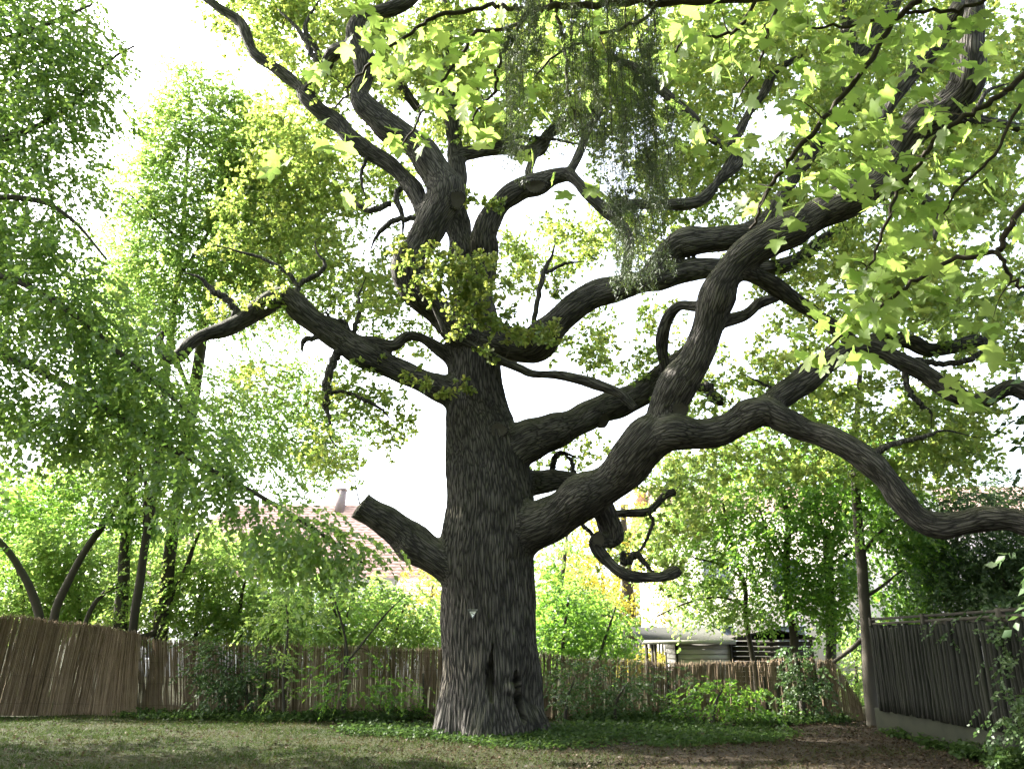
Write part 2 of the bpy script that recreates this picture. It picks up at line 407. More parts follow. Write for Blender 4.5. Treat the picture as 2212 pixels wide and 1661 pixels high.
def build_tree(name, label, cat, stems, blobs, mat, lai=1.6, leaf=(0.075, 0.045), per=64, radius=0.42, style='spray', stem_mat=None,
               shape=RHOMB, group=None, holes=(), twigs=True, r0=0.008, out=None, crown='crown', up=None, foot=None, dens=2.0):
    """stems: list of (part_name, px points, grounded)"""
    mb = []; sk = []; sr = []; foot_at = foot
    for pn, pts, grounded in stems:
        C, R = pxpath(pts)
        if grounded:
            f = C[0].copy(); f[2] = -0.25
            C = np.vstack([f, [C[0][0], C[0][1], max(0.12, min(C[0][2] * 0.5, 0.5))], C]) if C[0][2] > 0.4 else np.vstack([f, C])
            R = np.concatenate([[R[0] * 1.5], [R[0] * 1.12], R]) if len(R) + 2 == len(C) else np.concatenate([[R[0] * 1.5], R])
            if foot_at is None: foot_at = (f[0], f[1], 0)
        mb.append((pn, C, R)); sk.append(C); sr.append(R)
    if foot_at is None: foot_at = (sk[0][0][0], sk[0][0][1], 0)
    root = thing(name, label, cat, tuple(float(v) for v in foot_at), group)
    for pn, C, R in mb:
        V, F4, F3 = tube(C, R, 9, True, 0.06, len(pn)); b = MB(); b.add(V, F4, F3, 0.5 + rng.uniform(-.2, .2))
        link(pn, b.mesh(pn, True), stem_mat or STEM, root)
    C = sample_blobs(blobs, lai * dens, leaf[0] * leaf[1] * 0.5, per, holes)
    if len(C) == 0: return root
    S = np.vstack(sk); SR = np.concatenate(sr)
    ok = S[:, 2] > 0.5
    if ok.sum() < 2: ok[:] = True
    CC, RR, od = grow(S[ok], SR[ok], C, r0=r0, K=5)
    if out is not None: od = unit(od * 0.6 + np.asarray(out))
    P, ax, nn, ll, lw, rnd, tw = cluster_leaves(C, per, radius, leaf[0], leaf[1], style, od)
    foliage_part(crown, root, mat, P, ax, nn, ll, lw, rnd, shape)
    if twigs:
        V, F = tubes_batch(CC, RR, 3)
        link('twigs', np_mesh('twigs', V, F, rnd=np.full(len(V), 0.4), smooth=True), TWIG, root, 'stuff')
    return root

# ================================================================== GROUND
def ground():
    m, N, L = nodes('earth_and_turf')
    ge = N.new('ShaderNodeNewGeometry')
    n1 = N.new('ShaderNodeTexNoise'); n1.inputs['Scale'].default_value = 0.35; n1.inputs['Detail'].default_value = 6
    n2 = N.new('ShaderNodeTexNoise'); n2.inputs['Scale'].default_value = 30; n2.inputs['Detail'].default_value = 6; n2.inputs['Roughness'].default_value = 0.75
    L.new(ge.outputs['Position'], n1.inputs['Vector']); L.new(ge.outputs['Position'], n2.inputs['Vector'])
    r1 = ramp(N, [(0.3, (0.012, 0.0095, 0.0065)), (0.7, (0.042, 0.032, 0.022))])
    r2 = ramp(N, [(0.3, (0.011, 0.014, 0.005)), (0.7, (0.030, 0.032, 0.013))])
    L.new(n2.outputs[0], r1.inputs[0]); L.new(n2.outputs[0], r2.inputs[0])
    at = N.new('ShaderNodeAttribute'); at.attribute_name = 'rnd'
    ad = N.new('ShaderNodeMath'); ad.operation = 'ADD'; L.new(at.outputs['Fac'], ad.inputs[0]); L.new(n1.outputs[0], ad.inputs[1])
    rr = ramp(N, [(0.72, (0, 0, 0)), (0.98, (1, 1, 1))]); L.new(ad.outputs[0], rr.inputs[0])
    mx = N.new('ShaderNodeMixRGB'); L.new(rr.outputs[0], mx.inputs[0]); L.new(r1.outputs[0], mx.inputs[1]); L.new(r2.outputs[0], mx.inputs[2])
    p = N.new('ShaderNodeBsdfPrincipled'); p.inputs['Roughness'].default_value = 0.95; p.inputs['Specular IOR Level'].default_value = 0.1
    L.new(mx.outputs[0], p.inputs['Base Color'])
    b = N.new('ShaderNodeBump'); b.inputs['Strength'].default_value = 0.6; b.inputs['Distance'].default_value = 0.03
    L.new(n2.outputs[0], b.inputs['Height']); L.new(b.outputs[0], p.inputs['Normal'])
    o = N.new('ShaderNodeOutputMaterial'); L.new(p.outputs[0], o.inputs[0])
    g = np.concatenate([np.linspace(-900, -30, 12), np.linspace(-28, 28, 113), np.linspace(30, 900, 12)])
    gy = np.concatenate([np.linspace(-300, -12, 8), np.linspace(-10, 40, 101), np.linspace(43, 1500, 14)])
    X, Y = np.meshgrid(g, gy)
    V = np.stack([X, Y, gz(X, Y)], -1).reshape(-1, 3); nx, ny = len(g), len(gy)
    i = np.arange(ny - 1)[:, None] * nx; j = np.arange(nx - 1)[None]
    F = np.stack([i + j, i + j + 1, i + nx + j + 1, i + nx + j], -1).reshape(-1, 4)
    turf = np.clip(0.72 - (V[:, 0] + 2.5) * 0.10, 0.05, 0.75); turf[V[:, 1] > 22] = 0.8
    o = link('ground', np_mesh('ground', V, F, rnd=turf, smooth=True), m); o['kind'] = 'structure'
def gz(X, Y):
    X = np.asarray(X, float); Y = np.asarray(Y, float)
    f = np.clip((30 - np.hypot(X, Y - 14)) / 10, 0, 1)
    return 0.035 * f * (np.sin(X * 0.9 + 0.4) * np.cos(Y * 0.7) + 0.5 * np.sin(X * 2.3 - Y * 1.7) * np.sin(Y * 2.1)) - 0.02
ground()
def grass():
    n = 190000
    X = rng.uniform(-13, 10, n); Y = 10.2 + 11.5 * rng.random(n) ** 1.15
    k = np.clip(0.9 - (X + 3.0) * 0.085, 0.10, 0.95) * np.where(Y < 12.4, 1.1, 1)
    patch = np.sin(X * 1.3 + 0.7 * np.sin(Y * 1.1)) * np.sin(Y * 1.9 + 0.8 * np.sin(X * 0.8)) * 0.35
    keep = rng.random(n) < k + patch
    X, Y = X[keep], Y[keep]; n = len(X)
    P = np.stack([X, Y, gz(X, Y) - 0.005], -1)
    D = unit(rng.normal(size=(n, 3)) * np.array((0.6, 0.6, 0.1)) + np.array((0, 0, 0.55)))
    Nn = rdir(n)
    h = rng.uniform(0.035, 0.10, n)
    tri = (np.array([(0, -0.5, 0), (0, 0.5, 0), (1, 0, 0)]), np.array([(0, 1, 2)]))
    tuft = (np.sin(X * 5.1 + 2 * np.sin(Y * 2.3)) * np.sin(Y * 6.3 + 1.7 * np.sin(X * 3.1))) > .55; h = np.where(tuft, h * 1.7, h)
    greener = np.clip(0.34 - patch[keep] * 0.8 + np.clip((X + 4) * 0.035, -.12, .3), 0.05, 0.9)
    V, F, R = leaves(P, D, Nn, h, rng.uniform(0.007, 0.013, n), tri, np.clip(greener + rng.normal(size=n) * 0.22, 0, 1))
    o = link('grass', np_mesh('grass', V, F, rnd=R), GRASS, None, 'stuff')
    tag(o, 'short patchy mown grass, green and straw coloured, in front of the reed fence', 'grass')
def litter():
    n = 42000
    X = rng.uniform(-13, 9.5, n); Y = 10.2 + 11 * rng.random(n) ** 1.1
    keep = rng.random(n) < np.clip(0.45 + (X + 1) * 0.09, 0.22, 1.0)
    X, Y = X[keep], Y[keep]; n = len(X)
    P = np.stack([X, Y, gz(X, Y) + rng.uniform(0.004, 0.03, n)], -1)
    D = unit(rng.normal(size=(n, 3)) * np.array((1, 1, 0.28))); Nn = unit(rng.normal(size=(n, 3)) * 0.45 + np.array((0, 0, 1.0)))
    s = rng.uniform(0.03, 0.085, n)
    V, F, R = leaves(P, D, Nn, s, s * rng.uniform(0.4, 0.75, n), (np.array([(0, 0, 0), (0.42, -0.5, 0.3), (1, 0, 0.15), (0.42, 0.5, 0.3)]), RHOMB[1]), rng.random(n))
    o = link('leaf_litter', np_mesh('leaf_litter', V, F, rnd=R), LITTER, None, 'stuff')
    tag(o, 'curled brown fallen leaves scattered over the bare earth', 'leaf litter')
WEED = leaf_mat('weed_leaf', [(0.018, 0.036, 0.010), (0.026, 0.050, 0.013), (0.036, 0.060, 0.017)], [(0.04, 0.085, 0.018), (0.06, 0.11, 0.022), (0.08, 0.12, 0.028)], 0.35, gloss=0.012)
def cover(name, label, spots, mat, size, n_per=1.0):
    """low leafy weeds; spots: (x, y, rx, ry, n, height) in view pixels on the ground"""
    Ps, H = [], []
    for x, y, rx, ry, n, h in spots:
        r = np.sqrt(rng.random(n)); a = rng.uniform(0, 6.283, n)
        for u, v in zip(x + rx * r * np.cos(a), y + ry * r * np.sin(a)):
            p = G(u, v); Ps.append(p); H.append(h * rng.uniform(0.4, 1.1))
    Ps = np.array(Ps); H = np.array(H); q = 4
    P = np.repeat(Ps, q, 0); h = np.repeat(H, q) * rng.uniform(0.25, 1.0, len(P))
    P = P + np.stack([rng.normal(size=len(P)) * 0.09, rng.normal(size=len(P)) * 0.09, np.zeros(len(P))], -1)
    P[:, 2] = gz(P[:, 0], P[:, 1]) + h
    D = unit(rng.normal(size=(len(P), 3)) * np.array((1, 1, 0.35)) + np.array((0, -0.1, -0.1))); Nn = unit(rng.normal(size=(len(P), 3)) * 0.5 + np.array((0, 0, 1.0)))
    s = size * rng.uniform(0.8, 1.6, len(P))
    V, F, R = leaves(P, D, Nn, s, s * 0.8, RHOMBW, np.clip(rng.beta(2, 2, len(P)), 0, 1))
    C = np.stack([np.stack([P[:, 0], P[:, 1], gz(P[:, 0], P[:, 1]) - 0.01], -1), (P + np.stack([P[:, 0], P[:, 1], gz(P[:, 0], P[:, 1])], -1)) / 2, P], 1)[::4]
    V2, F2 = tubes_batch(C, np.full(C.shape[:2], 0.003), 3)
    o = link(name, np_mesh(name, np.vstack([V, V2]), [F, F2 + len(V)], rnd=np.concatenate([R, np.full(len(V2), 0.3)])), mat, None, 'stuff')
    tag(o, label, 'weeds')

# ================================================================== THE OAK
OAK_LIMBS = [
 ('trunk', [(1062,1640,124,17.5),(1061,1585,114),(1060,1540,109),(1060,1450,104),(1058,1380,101),(1057,1300,100),(1054,1220,101),(1056,1150,99),(1058,1080,94),
            (1052,1000,86),(1040,940,77),(1030,890,67),(1024,830,59),(1024,760,56),(1022,700,54),(1021,650,47,17.6),(1018,622,38)]),
 ('limb', [(1022,690,40,17.6),(1019,640,44),(1014,605,40),(1004,560,32),(990,500,27,17.9),(985,450,25),
            (988,390,20),(985,330,18,18.2),(975,250,17),(968,180,15),(970,100,13),(965,20,10,18.5),(958,-60,8),(950,-130,6,18.6)]),
 ('limb', [(1025,660,34,17.5),(1041,610,31),(1044,560,29,17.3),(1047,510,27,17.1),(1062,465,25,17),(1090,430,25),(1130,405,25,16.7),(1165,398,22),(1195,384,18),(1225,378,15,16.3),
           (1245,390,13),(1275,425,14,16),(1305,452,13),(1335,478,13),(1358,520,13),(1354,580,12,15.9),(1345,610,10)]),
 ('limb', [(1015,725,42,17.4),(985,703,38,17.0),(940,668,33),(900,635,30,16.4),(885,600,30),(890,560,33,16.1),(910,520,36),(935,480,38,15.9),(958,437,41,15.8),(953,385,36),(917,335,34,15.6),
           (873,298,30),(826,262,29),(789,233,26,15.3),(777,204,21),(786,172,20),(786,138,22),(776,102,20,15),(771,65,20),(782,40,18),(811,29,17),(848,18,16),(885,0,14,14.8),(925,-45,11)]),
 ('limb', [(930,482,26,16.0),(908,440,20),(885,395,18),(850,360,17,16.2),(800,330,18),(760,300,19),(735,270,19),(690,240,17),(662,212,17,16.3),(648,188,14),(600,152,12),(555,120,12),(538,95,11),
           (515,45,11),(470,15,10),(435,-12,9,16.5),(400,-60,6)]),
 ('branch', [(777,100,16,15),(727,110,15),(700,150,16,15.8),(664,196,16,16.25)]),
 ('limb', [(1022,748,44,17.5),(1080,742,42,17.2),(1130,748,37,16.9),(1162,740,35,16.7),(1190,715,33),(1230,670,30),(1280,640,28,16.2),(1330,625,27),(1400,605,26,15.9),(1460,590,25),(1510,582,24),
           (1560,580,22,15.7),(1600,580,21),(1650,580,20),(1690,575,18,15.8),(1730,555,15),(1770,525,14),(1810,500,12,16),(1850,480,8)]),
 ('limb', [(1392,607,26,15.9),(1415,582,27),(1445,548,27),(1480,527,27,15.6),(1540,515,27),(1600,507,26),(1640,495,23,15.4),(1662,472,18),(1680,440,17),(1705,400,15),(1740,345,16),(1775,300,15,15),
           (1812,258,14),(1838,215,14),(1832,180,15),(1838,140,17),(1832,80,15),(1830,10,12,14.8),(1828,-60,10)]),
 ('limb', [(1050,1205,16,17.9),(1095,1176,40,17.6),(1145,1146,52,17.2),(1190,1118,50,16.75),(1240,1090,47),(1300,1050,46),(1350,1005,46),(1400,955,48,15.4),(1430,915,45),(1438,880,42,15.2),(1465,830,38),(1500,780,36),
           (1525,720,35),(1540,660,35,14.3),(1560,610,35),(1600,560,35),(1660,520,36),(1720,490,38),(1780,460,38,13.3),(1830,435,36),(1870,410,38),(1907,388,38,12.8),(1944,325,32),(1980,273,32,12.3),
           (2035,233,36),(2082,193,37,11.8),(2096,157,34),(2096,91,28),(2104,29,22,11.3),(2106,-40,20),(2110,-120,15,11)]),
 ('limb', [(1390,962,44,15.4),(1450,937,38,15.1),(1520,935,32),(1570,925,33),(1610,905,35,14.8),(1650,890,32),(1690,905,27),(1740,930,25),(1790,945,26),(1840,970,28,14.2),(1880,1000,27),(1920,1040,25),
           (1950,1080,27),(1985,1120,27),(2030,1135,28,13.8),(2080,1130,26),(2130,1120,26),(2180,1120,26),(2240,1135,30,13.2),(2310,1150,26),(2400,1135,18),(2500,1090,9,12.5)]),
 ('limb', [(1635,893,30,14.8),(1690,850,28),(1740,820,27,14.8),(1790,785,25),(1830,757,21),(1862,748,20,14.9),(1904,758,19),(1944,780,20),(1991,802,20,14.7),(2035,831,20),(2089,862,19),(2126,866,18),(2180,838,18),
           (2215,846,18,14.3),(2260,858,16),(2340,845,11),(2430,800,5,14)]),
 ('branch', [(1855,748,18,14.9),(1907,733,16,15.1),(1962,736,18),(2002,755,17),(2053,751,14),(2107,736,14,15.3),(2130,748,10)]),
 ('limb', [(1060,1000,60,17.5),(1110,975,46,17.4),(1150,953,42),(1200,930,37,17.3),(1250,910,34),(1300,885,33),(1345,865,30,17.3),(1390,840,28),(1430,812,25),(1470,775,20,17.2),(1520,730,16),(1560,700,14)]),
 ('limb', [(1015,865,40,17.5),(985,852,34,17.4),(940,835,30),(890,812,27),(840,790,26),(790,765,27),(740,735,28,17.2),(690,700,27),(655,670,26),(625,647,24),(600,645,22,17),(565,665,22),(525,690,21),(480,712,18),
           (440,725,14,16.8),(410,745,13),(390,768,14),(365,775,14),(346,757,12),(345,730,9,16.6),(362,712,6)]),
 ('branch', [(985,785,20,17.5),(965,768,15,17.4),(945,752,14),(910,730,12),(878,727,11),(850,747,12),(800,735,10,17.1),(764,730,9),(742,738,8,17)]),
 ('sawn_stub', [(1000,1240,52,17.4),(965,1218,44),(930,1195,38,17.2),(880,1160,36),(830,1125,34),(790,1099,31),(776,1089,30,17)]),
 ('limb', [(1110,1045,36,17.7),(1160,1042,27,17.9),(1200,1036,20),(1240,1038,18,17.6),(1272,1058,20),(1295,1090,26,17.2),(1312,1130,26),(1325,1164,23,17.0),(1322,1180,15)]),
 ('branch', [(1325,1172,15,17.0),(1300,1166,16,16.8),(1288,1170,16,16.7),(1294,1188,15),(1310,1208,14),(1334,1232,13),(1363,1246,12),(1402,1247,11,16.6),(1431,1245,11),(1458,1235,15),(1468,1228,12,16.6)]),
 ('branch', [(1300,1110,9,17.2),(1363,1109,9,17.4),(1400,1105,9),(1422,1085,9),(1436,1069,9),(1458,1062,8,17.6)]),
 ('branch', [(1600,585,24,14.0),(1625,594,20,14.1),(1671,616,18),(1718,649,17),(1762,680,15,14.6),(1812,715,14),(1858,748,14,14.9)]),
 ('branch', [(1535,700,16,14.5),(1572,693,13,14.7),(1609,682,13),(1638,656,13),(1662,647,11,14.9),(1690,640,7)]),
 ('branch', [(1530,655,14,14.9),(1500,662,12,15.4),(1468,660,12),(1447,680,12),(1433,720,13),(1430,760,12),(1437,800,12,16.8),(1440,815,10,17.1)]),
 ('branch', [(2082,5,20,11.6),(2050,60,20,12),(2010,112,20),(1965,166,18,12.4),(1930,215,14),(1905,262,11,12.6)]),
 ('branch', [(2035,245,14,12.2),(2053,254,14,12.4),(2120,262,12),(2165,268,11,12.6),(2230,285,10)]),
 ('branch', [(1935,360,15,12.7),(1955,385,13),(1990,430,14,13),(2028,460,14),(2026,505,11),(2020,520,6)]),
 ('branch', [(1845,132,12,14.9),(1870,105,14,14.8),(1905,48,15),(1935,5,13),(1960,-50,10,14.5)]),
 ('branch', [(985,338,15,18.1),(1020,330,14,18.2),(1055,323,14),(1091,320,14),(1130,328,15),(1163,320,18,18.4),(1190,286,12),(1250,250,12),(1330,214,10),(1370,190,7,18.8)]),
 ('branch', [(1150,392,10,16.7),(1143,370,9,17),(1150,345,9),(1163,322,9,18.3)]),
 ('branch', [(1225,380,12,16.3),(1240,355,11),(1256,320,10),(1270,280,9),(1300,240,7,16.6)]),
 ('branch', [(1305,452,11,16.0),(1345,444,12,15.8),(1400,441,12),(1480,441,13,15.6),(1525,424,12),(1555,385,11),(1580,340,10),(1590,300,10,15.8),(1615,248,10),(1650,200,10),(1670,158,9),(1712,131,7),(1745,110,5,16)]),
 ('branch', [(1545,400,9,15.7),(1600,345,9),(1536,298,9,15.9),(1489,247,10),(1448,211,11),(1400,171,11),(1364,142,9),(1320,131,7),(1285,137,5,16.2)]),
 ('branch', [(905,238,10,18.4),(862,185,13,18.3),(836,138,13),(811,65,12),(795,20,10,18.2),(780,-40,8)]),
 ('branch', [(1375,885,10,15.5),(1339,849,11,15.6),(1288,831,11),(1237,816,11),(1201,809,10,15.7),(1150,808,10),(1121,795,10),(1077,776,10,15.5),(1019,747,8),(968,722,8),(950,690,7),(930,650,6,15.2),(900,620,4)]),
]
FINE_LIMBS = [
 [(500,700,9,16.9),(508,672,9),(490,645,9),(460,630,8),(430,600,6),(400,590,4,16.8)], [(638,640,8,17),(650,612,6),(690,590,6),(702,570,5),(685,545,4),(680,520,3,17)],
 [(735,752,10,17.2),(715,790,10),(705,830,10),(710,860,9),(702,875,8),(712,900,6),(712,940,4),(730,970,3,17.1)], [(707,850,5,17.1),(740,845,4),(790,865,5),(820,882,4),(860,920,3,17)],
 [(690,728,6,17.2),(657,735,7),(652,762,5,17.2)], [(760,728,7,17.1),(742,697,6),(715,690,5),(705,676,4),(690,680,3,17)], [(762,722,6,17.1),(778,670,5),(775,640,4),(790,600,3,17.1)],
 [(645,620,5,17),(620,590,5),(570,560,4),(520,545,4),(470,530,3,17)], [(1150,725,6,16.7),(1160,650,6),(1175,590,6),(1195,545,4),(1200,510,3,16.7)], [(1178,590,4,16.7),(1220,570,4),(1260,565,3,16.7)],
 [(1980,778,8,14.8),(2030,785,7),(2082,780,7),(2126,758,7),(2140,740,5,14.9)], [(1885,985,9,14),(1930,958,7),(1990,945,6),(2040,930,4),(2110,945,3,14)], [(1955,800,7,14.8),(1962,840,7),(1985,870,7),(2010,890,5),(2012,910,3,14.8)],
 [(1690,850,5,14.8),(1650,830,4),(1610,810,3,14.8)], [(1195,1020,7,17.8),(1197,990,7),(1215,978,7),(1250,990,5,17.7)], [(1240,1030,6,17.6),(1235,1000,6),(1215,975,5,17.7)],
 [(1400,1105,4,17.4),(1410,1125,4),(1405,1145,4),(1390,1180,4),(1370,1195,5),(1345,1195,7,17.3)], [(1345,1195,7,17.3),(1352,1215,8),(1372,1198,9),(1400,1225,7),(1415,1240,5,17)], [(1260,1135,5,17.4),(1275,1150,5),(1290,1162,5,16.9)],
 [(845,440,6,16.4),(800,455,7),(770,440,5),(745,430,4,16.6)], [(885,400,7,16.2),(855,420,7),(870,470,6),(868,520,4,16.4)], [(905,470,6,16.2),(850,478,7),(818,505,6),(800,540,4,16.8)],
 [(1550,870,14,16.6),(1530,840,12),(1505,835,9),(1480,820,6,16.6)], [(795,330,5,16.2),(780,380,4),(790,430,3,16.2)], [(690,150,6,15.8),(670,110,7),(640,60,6),(600,20,5,16)], [(660,190,6,16.3),(690,130,7),(660,60,7),(690,0,5,16.3)],
 [(2100,260,6,12.5),(2130,200,5),(2180,180,4,12.6)], [(1060,320,5,18.2),(1110,300,5),(1180,300,4),(1240,310,4),(1290,318,3,18)],
]
def oak():
    root = thing('oak_tree', 'huge old oak with thick dark ridged trunk and long twisting limbs', 'tree', (float(W(1060, 1585, 17.5)[0]), 17.5, 0))
    mb = MB(); CS, RS, KS, ID = [], [], [], []; axes = []
    for li, (kind, pts) in enumerate(OAK_LIMBS):
        C, R = pxpath(pts, 6)
        if kind == 'trunk': C[0][2] = -0.5
        g = np.random.default_rng(100 + li)
        s = np.concatenate([[0], np.cumsum(np.linalg.norm(np.diff(C, axis=0), axis=1))])
        if li:      # lumpy limbs
            R = R * (1 + 0.07 * np.sin(s * g.uniform(2.5, 4) + g.uniform(0, 6)) + 0.05 * np.sin(s * g.uniform(6, 9) + g.uniform(0, 6)))
            C = C + np.stack([np.sin(s * g.uniform(3, 5) + g.uniform(0, 6)) for _ in range(3)], -1) * R[:, None] * 0.07
        V, F4, F3 = tube(C, R, 40 if kind == 'trunk' else 20, True, 0.035 if kind == 'trunk' else 0.07, li)
        mb.add(V, F4, F3)
        # dense samples for the nearest-axis lookup
        m = max(6, int(s[-1] / 0.07)); ss = np.linspace(0, s[-1], m)
        Cd = np.stack([np.interp(ss, s, C[:, k]) for k in range(3)], -1); T, U, B = frames(Cd)
        CS.append(Cd); RS.append(np.interp(ss, s, R)); ID.append(np.full(m, li)); axes.append((T, U, B, ss))
    tmp = bpy.data.objects.new('tmp_oak', mb.mesh('tmp_oak')); COL.objects.link(tmp)
    r = tmp.modifiers.new('r', 'REMESH'); r.mode = 'VOXEL'; r.voxel_size = 0.038; r.adaptivity = 0
    sm = tmp.modifiers.new('s', 'SMOOTH'); sm.factor = 0.5; sm.iterations = 5
    dg = bpy.context.evaluated_depsgraph_get(); me = bpy.data.meshes.new_from_object(tmp.evaluated_get(dg))
    bpy.data.objects.remove(tmp)
    n = len(me.vertices); V = np.empty(n * 3, np.float32); me.vertices.foreach_get('co', V); V = V.reshape(-1, 3).astype(float)
    fl = np.empty(len(me.loops), np.int32); me.loops.foreach_get('vertex_index', fl)
    lt = np.empty(len(me.polygons), np.int32); me.polygons.foreach_get('loop_total', lt)
    assert (lt == 4).all()
    F = fl.reshape(-1, 4); bpy.data.meshes.remove(me)
    A = np.vstack(CS); AR = np.concatenate(RS); AID = np.concatenate(ID); nl = len(OAK_LIMBS)
    starts = np.concatenate([[0], np.cumsum([len(c) for c in CS])[:-1]])
    TT = np.vstack([a[0] for a in axes]); UU = np.vstack([a[1] for a in axes]); BB = np.vstack([a[2] for a in axes]); SS = np.concatenate([a[3] for a in axes])
    A32 = A.astype(np.float32); AR2 = (AR ** 2).astype(np.float32)
    def lookup(P):
        best = np.empty(len(P), int); lim = np.empty(len(P), int); gap = np.empty(len(P))
        for a in range(0, len(P), 20000):
            q = P[a:a + 20000].astype(np.float32)
            d = (q * q).sum(1)[:, None] + (A32 * A32).sum(1)[None] - 2 * q @ A32.T
            d /= AR2[None]
            per = np.minimum.reduceat(d, starts, axis=1)
            o2 = np.partition(per, 1, axis=1)[:, :2]
            lim[a:a + 20000] = per.argmin(1); gap[a:a + 20000] = np.sqrt(np.maximum(o2[:, 1], 0)) - np.sqrt(np.maximum(o2[:, 0], 0))
            best[a:a + 20000] = d.argmin(1)
        return best, lim, gap
    best, lim, gap = lookup(V)
    def normals(V, F):
        fn = np.cross(V[F[:, 2]] - V[F[:, 0]], V[F[:, 3]] - V[F[:, 1]]); N = np.zeros_like(V)
        for k in range(4): np.add.at(N, F[:, k], fn)
        return unit(N)
    E = np.unique(np.sort(np.stack([F, np.roll(F, -1, 1)], -1).reshape(-1, 2), 1), axis=0); deg = np.bincount(E.ravel(), minlength=n)
    wgt = np.clip(1 - gap / 0.45, 0, 1)[:, None] * 0.55
    for _ in range(45):                         # round off the crotches where limbs leave one another
        S = np.stack([np.bincount(E[:, 0], V[E[:, 1], k], n) + np.bincount(E[:, 1], V[E[:, 0], k], n) for k in range(3)], -1)
        V = V + (S / deg[:, None] - V) * wgt
    N0 = normals(V, F)
    flim = lim[F[:, 0]]
    g = np.random.default_rng(3)
    W1 = [(g.integers(1, 9), g.uniform(0.3, 2.2), g.uniform(0, 6.3), g.uniform(0.4, 1)) for _ in range(9)]
    W2 = [(g.integers(2, 14), g.uniform(0.8, 4.5), g.uniform(0, 6.3), g.uniform(0.3, 1)) for _ in range(9)]
    for li in range(nl):
        kind = OAK_LIMBS[li][0]; fs = F[flim == li]
        if len(fs) == 0: continue
        ids, inv = np.unique(fs, return_inverse=True); f = inv.reshape(-1, 4); v = V[ids]; nn = N0[ids]; gp = gap[ids]
        if kind == 'trunk':                     # one round of subdivision so that the ridges are geometry
            e = np.sort(np.stack([f, np.roll(f, -1, 1)], -1).reshape(-1, 2), 1); eu, ei = np.unique(e, axis=0, return_inverse=True); ei = ei.reshape(-1, 4)
            nv = len(v); fc = np.arange(len(f)) + nv + len(eu)
            gp = np.concatenate([gp, gp[eu].mean(1), gp[f].mean(1)])
            nn = unit(np.vstack([nn, nn[eu].mean(1), nn[f].mean(1)])); v = np.vstack([v, v[eu].mean(1), v[f].mean(1)])
            f = np.concatenate([np.stack([f[:, k], ei[:, k] + nv, fc, ei[:, k - 1] + nv], -1) for k in range(4)])
        own = np.where(AID == li)[0]; Ao = A32[own]; bo = np.empty(len(v), int)
        for a in range(0, len(v), 20000):
            q = v[a:a + 20000].astype(np.float32)
            bo[a:a + 20000] = ((q * q).sum(1)[:, None] + (Ao * Ao).sum(1)[None] - 2 * q @ Ao.T).argmin(1)
        bo = own[bo]
        rel = v - A[bo]; along = SS[bo] + (rel * TT[bo]).sum(1); ca = (rel * UU[bo]).sum(1); cb = (rel * BB[bo]).sum(1)
        th = np.arctan2(cb, ca); rr = AR[bo]
        w1 = sum(w * np.sin(a * th + b * along + c) for a, b, c, w in W1); w2 = sum(w * np.sin(a * th + b * along + c) for a, b, c, w in W2)
        cnt = np.clip(np.round(np.median(rr) * 2 * np.pi / 0.13), 6, 56)
        h = 0.55 * np.abs(np.sin(cnt * th + 0.9 * w1 + 0.25 * w2)) ** 0.7 + 0.45 * np.abs(np.sin(np.round(cnt * 0.63) * th - 0.8 * w2 + 0.7 * w1)) - 0.55
        amp = np.clip(0.06 * rr, 0.005, 0.052) * np.clip(gp / 0.35, 0, 1)
        low = (0.02 * w1 + 0.012 * w2) * np.clip(rr, 0, 0.8) * 0.45 * np.clip(gp / 0.5, 0, 1)
        disp = h * amp + low
        wear_sunfleck = np.zeros(len(v))
        if kind == 'trunk':
            zz = v[:, 2]; lowz = np.clip((1.1 - zz) / 1.1, 0, 1) ** 2
            disp += lowz * (0.10 + 0.11 * np.cos(5 * th + 0.6) + 0.07 * np.cos(8 * th + 1.9))
            px, py, _ = proj(v); front = nn[:, 1] < 0.1
            def spot(cx, cy, rx, ry, p=2.0):
                return np.clip(1 - (np.abs((px - cx) / rx) ** p + np.abs((py - cy) / ry) ** p), 0, 1) * front
            taper = np.clip((py - 1385) / 90, 0.15, 1)
            disp -= 0.30 * np.sqrt(np.clip(1 - (((px - 1062 - 4 * np.sin(py / 30)) / (14 * taper)) ** 2 + ((py - 1452) / 66) ** 2), 0, 1)) * front
            disp -= 0.42 * np.sqrt(spot(1122 + 5 * np.sin(py / 40), 1505, 10, 58)) + 0.10 * spot(1142, 1500, 16, 60)
            disp += 0.09 * spot(1103, 1488, 20, 16) + 0.07 * spot(1135, 1560, 34, 46) + 0.05 * spot(1090, 1180, 50, 30)
            wear_sunfleck = np.clip(2.2 * (spot(968, 1450, 16, 34) + spot(962, 1490, 8, 22) + spot(984, 1106, 20, 15) * 0.8 + spot(1018, 1448, 34, 44) * 0.28 + spot(1112, 1484, 22, 16) * 0.3), 0, 1)  # pale spots: flaked bark together with painted sun flecks
        v = v + nn * disp[:, None]
        rad_ = np.hypot(ca, cb)[:, None]
        bc = np.column_stack([ca, cb, along + li * 7.3])
        m2 = np_mesh(kind, v, f, vec=bc, smooth=True, flo={'wear_sunfleck': wear_sunfleck})
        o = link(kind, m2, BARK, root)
        if kind == 'trunk': TR['mesh'] = (v, f); TR['trunk'] = o
    # branch scars and sawn knots, seated on the bark
    bvh = BVHTree.FromPolygons([tuple(p) for p in V], [tuple(int(i) for i in q) for q in F])
    TR['bvh_all'] = bvh
    def cast(x, y, tree=bvh):
        d = Vector(W(x, y, 10.0)) - Vector((0, 0, EYE)); d.normalize()
        return tree.ray_cast(Vector((0, 0, EYE)), d)
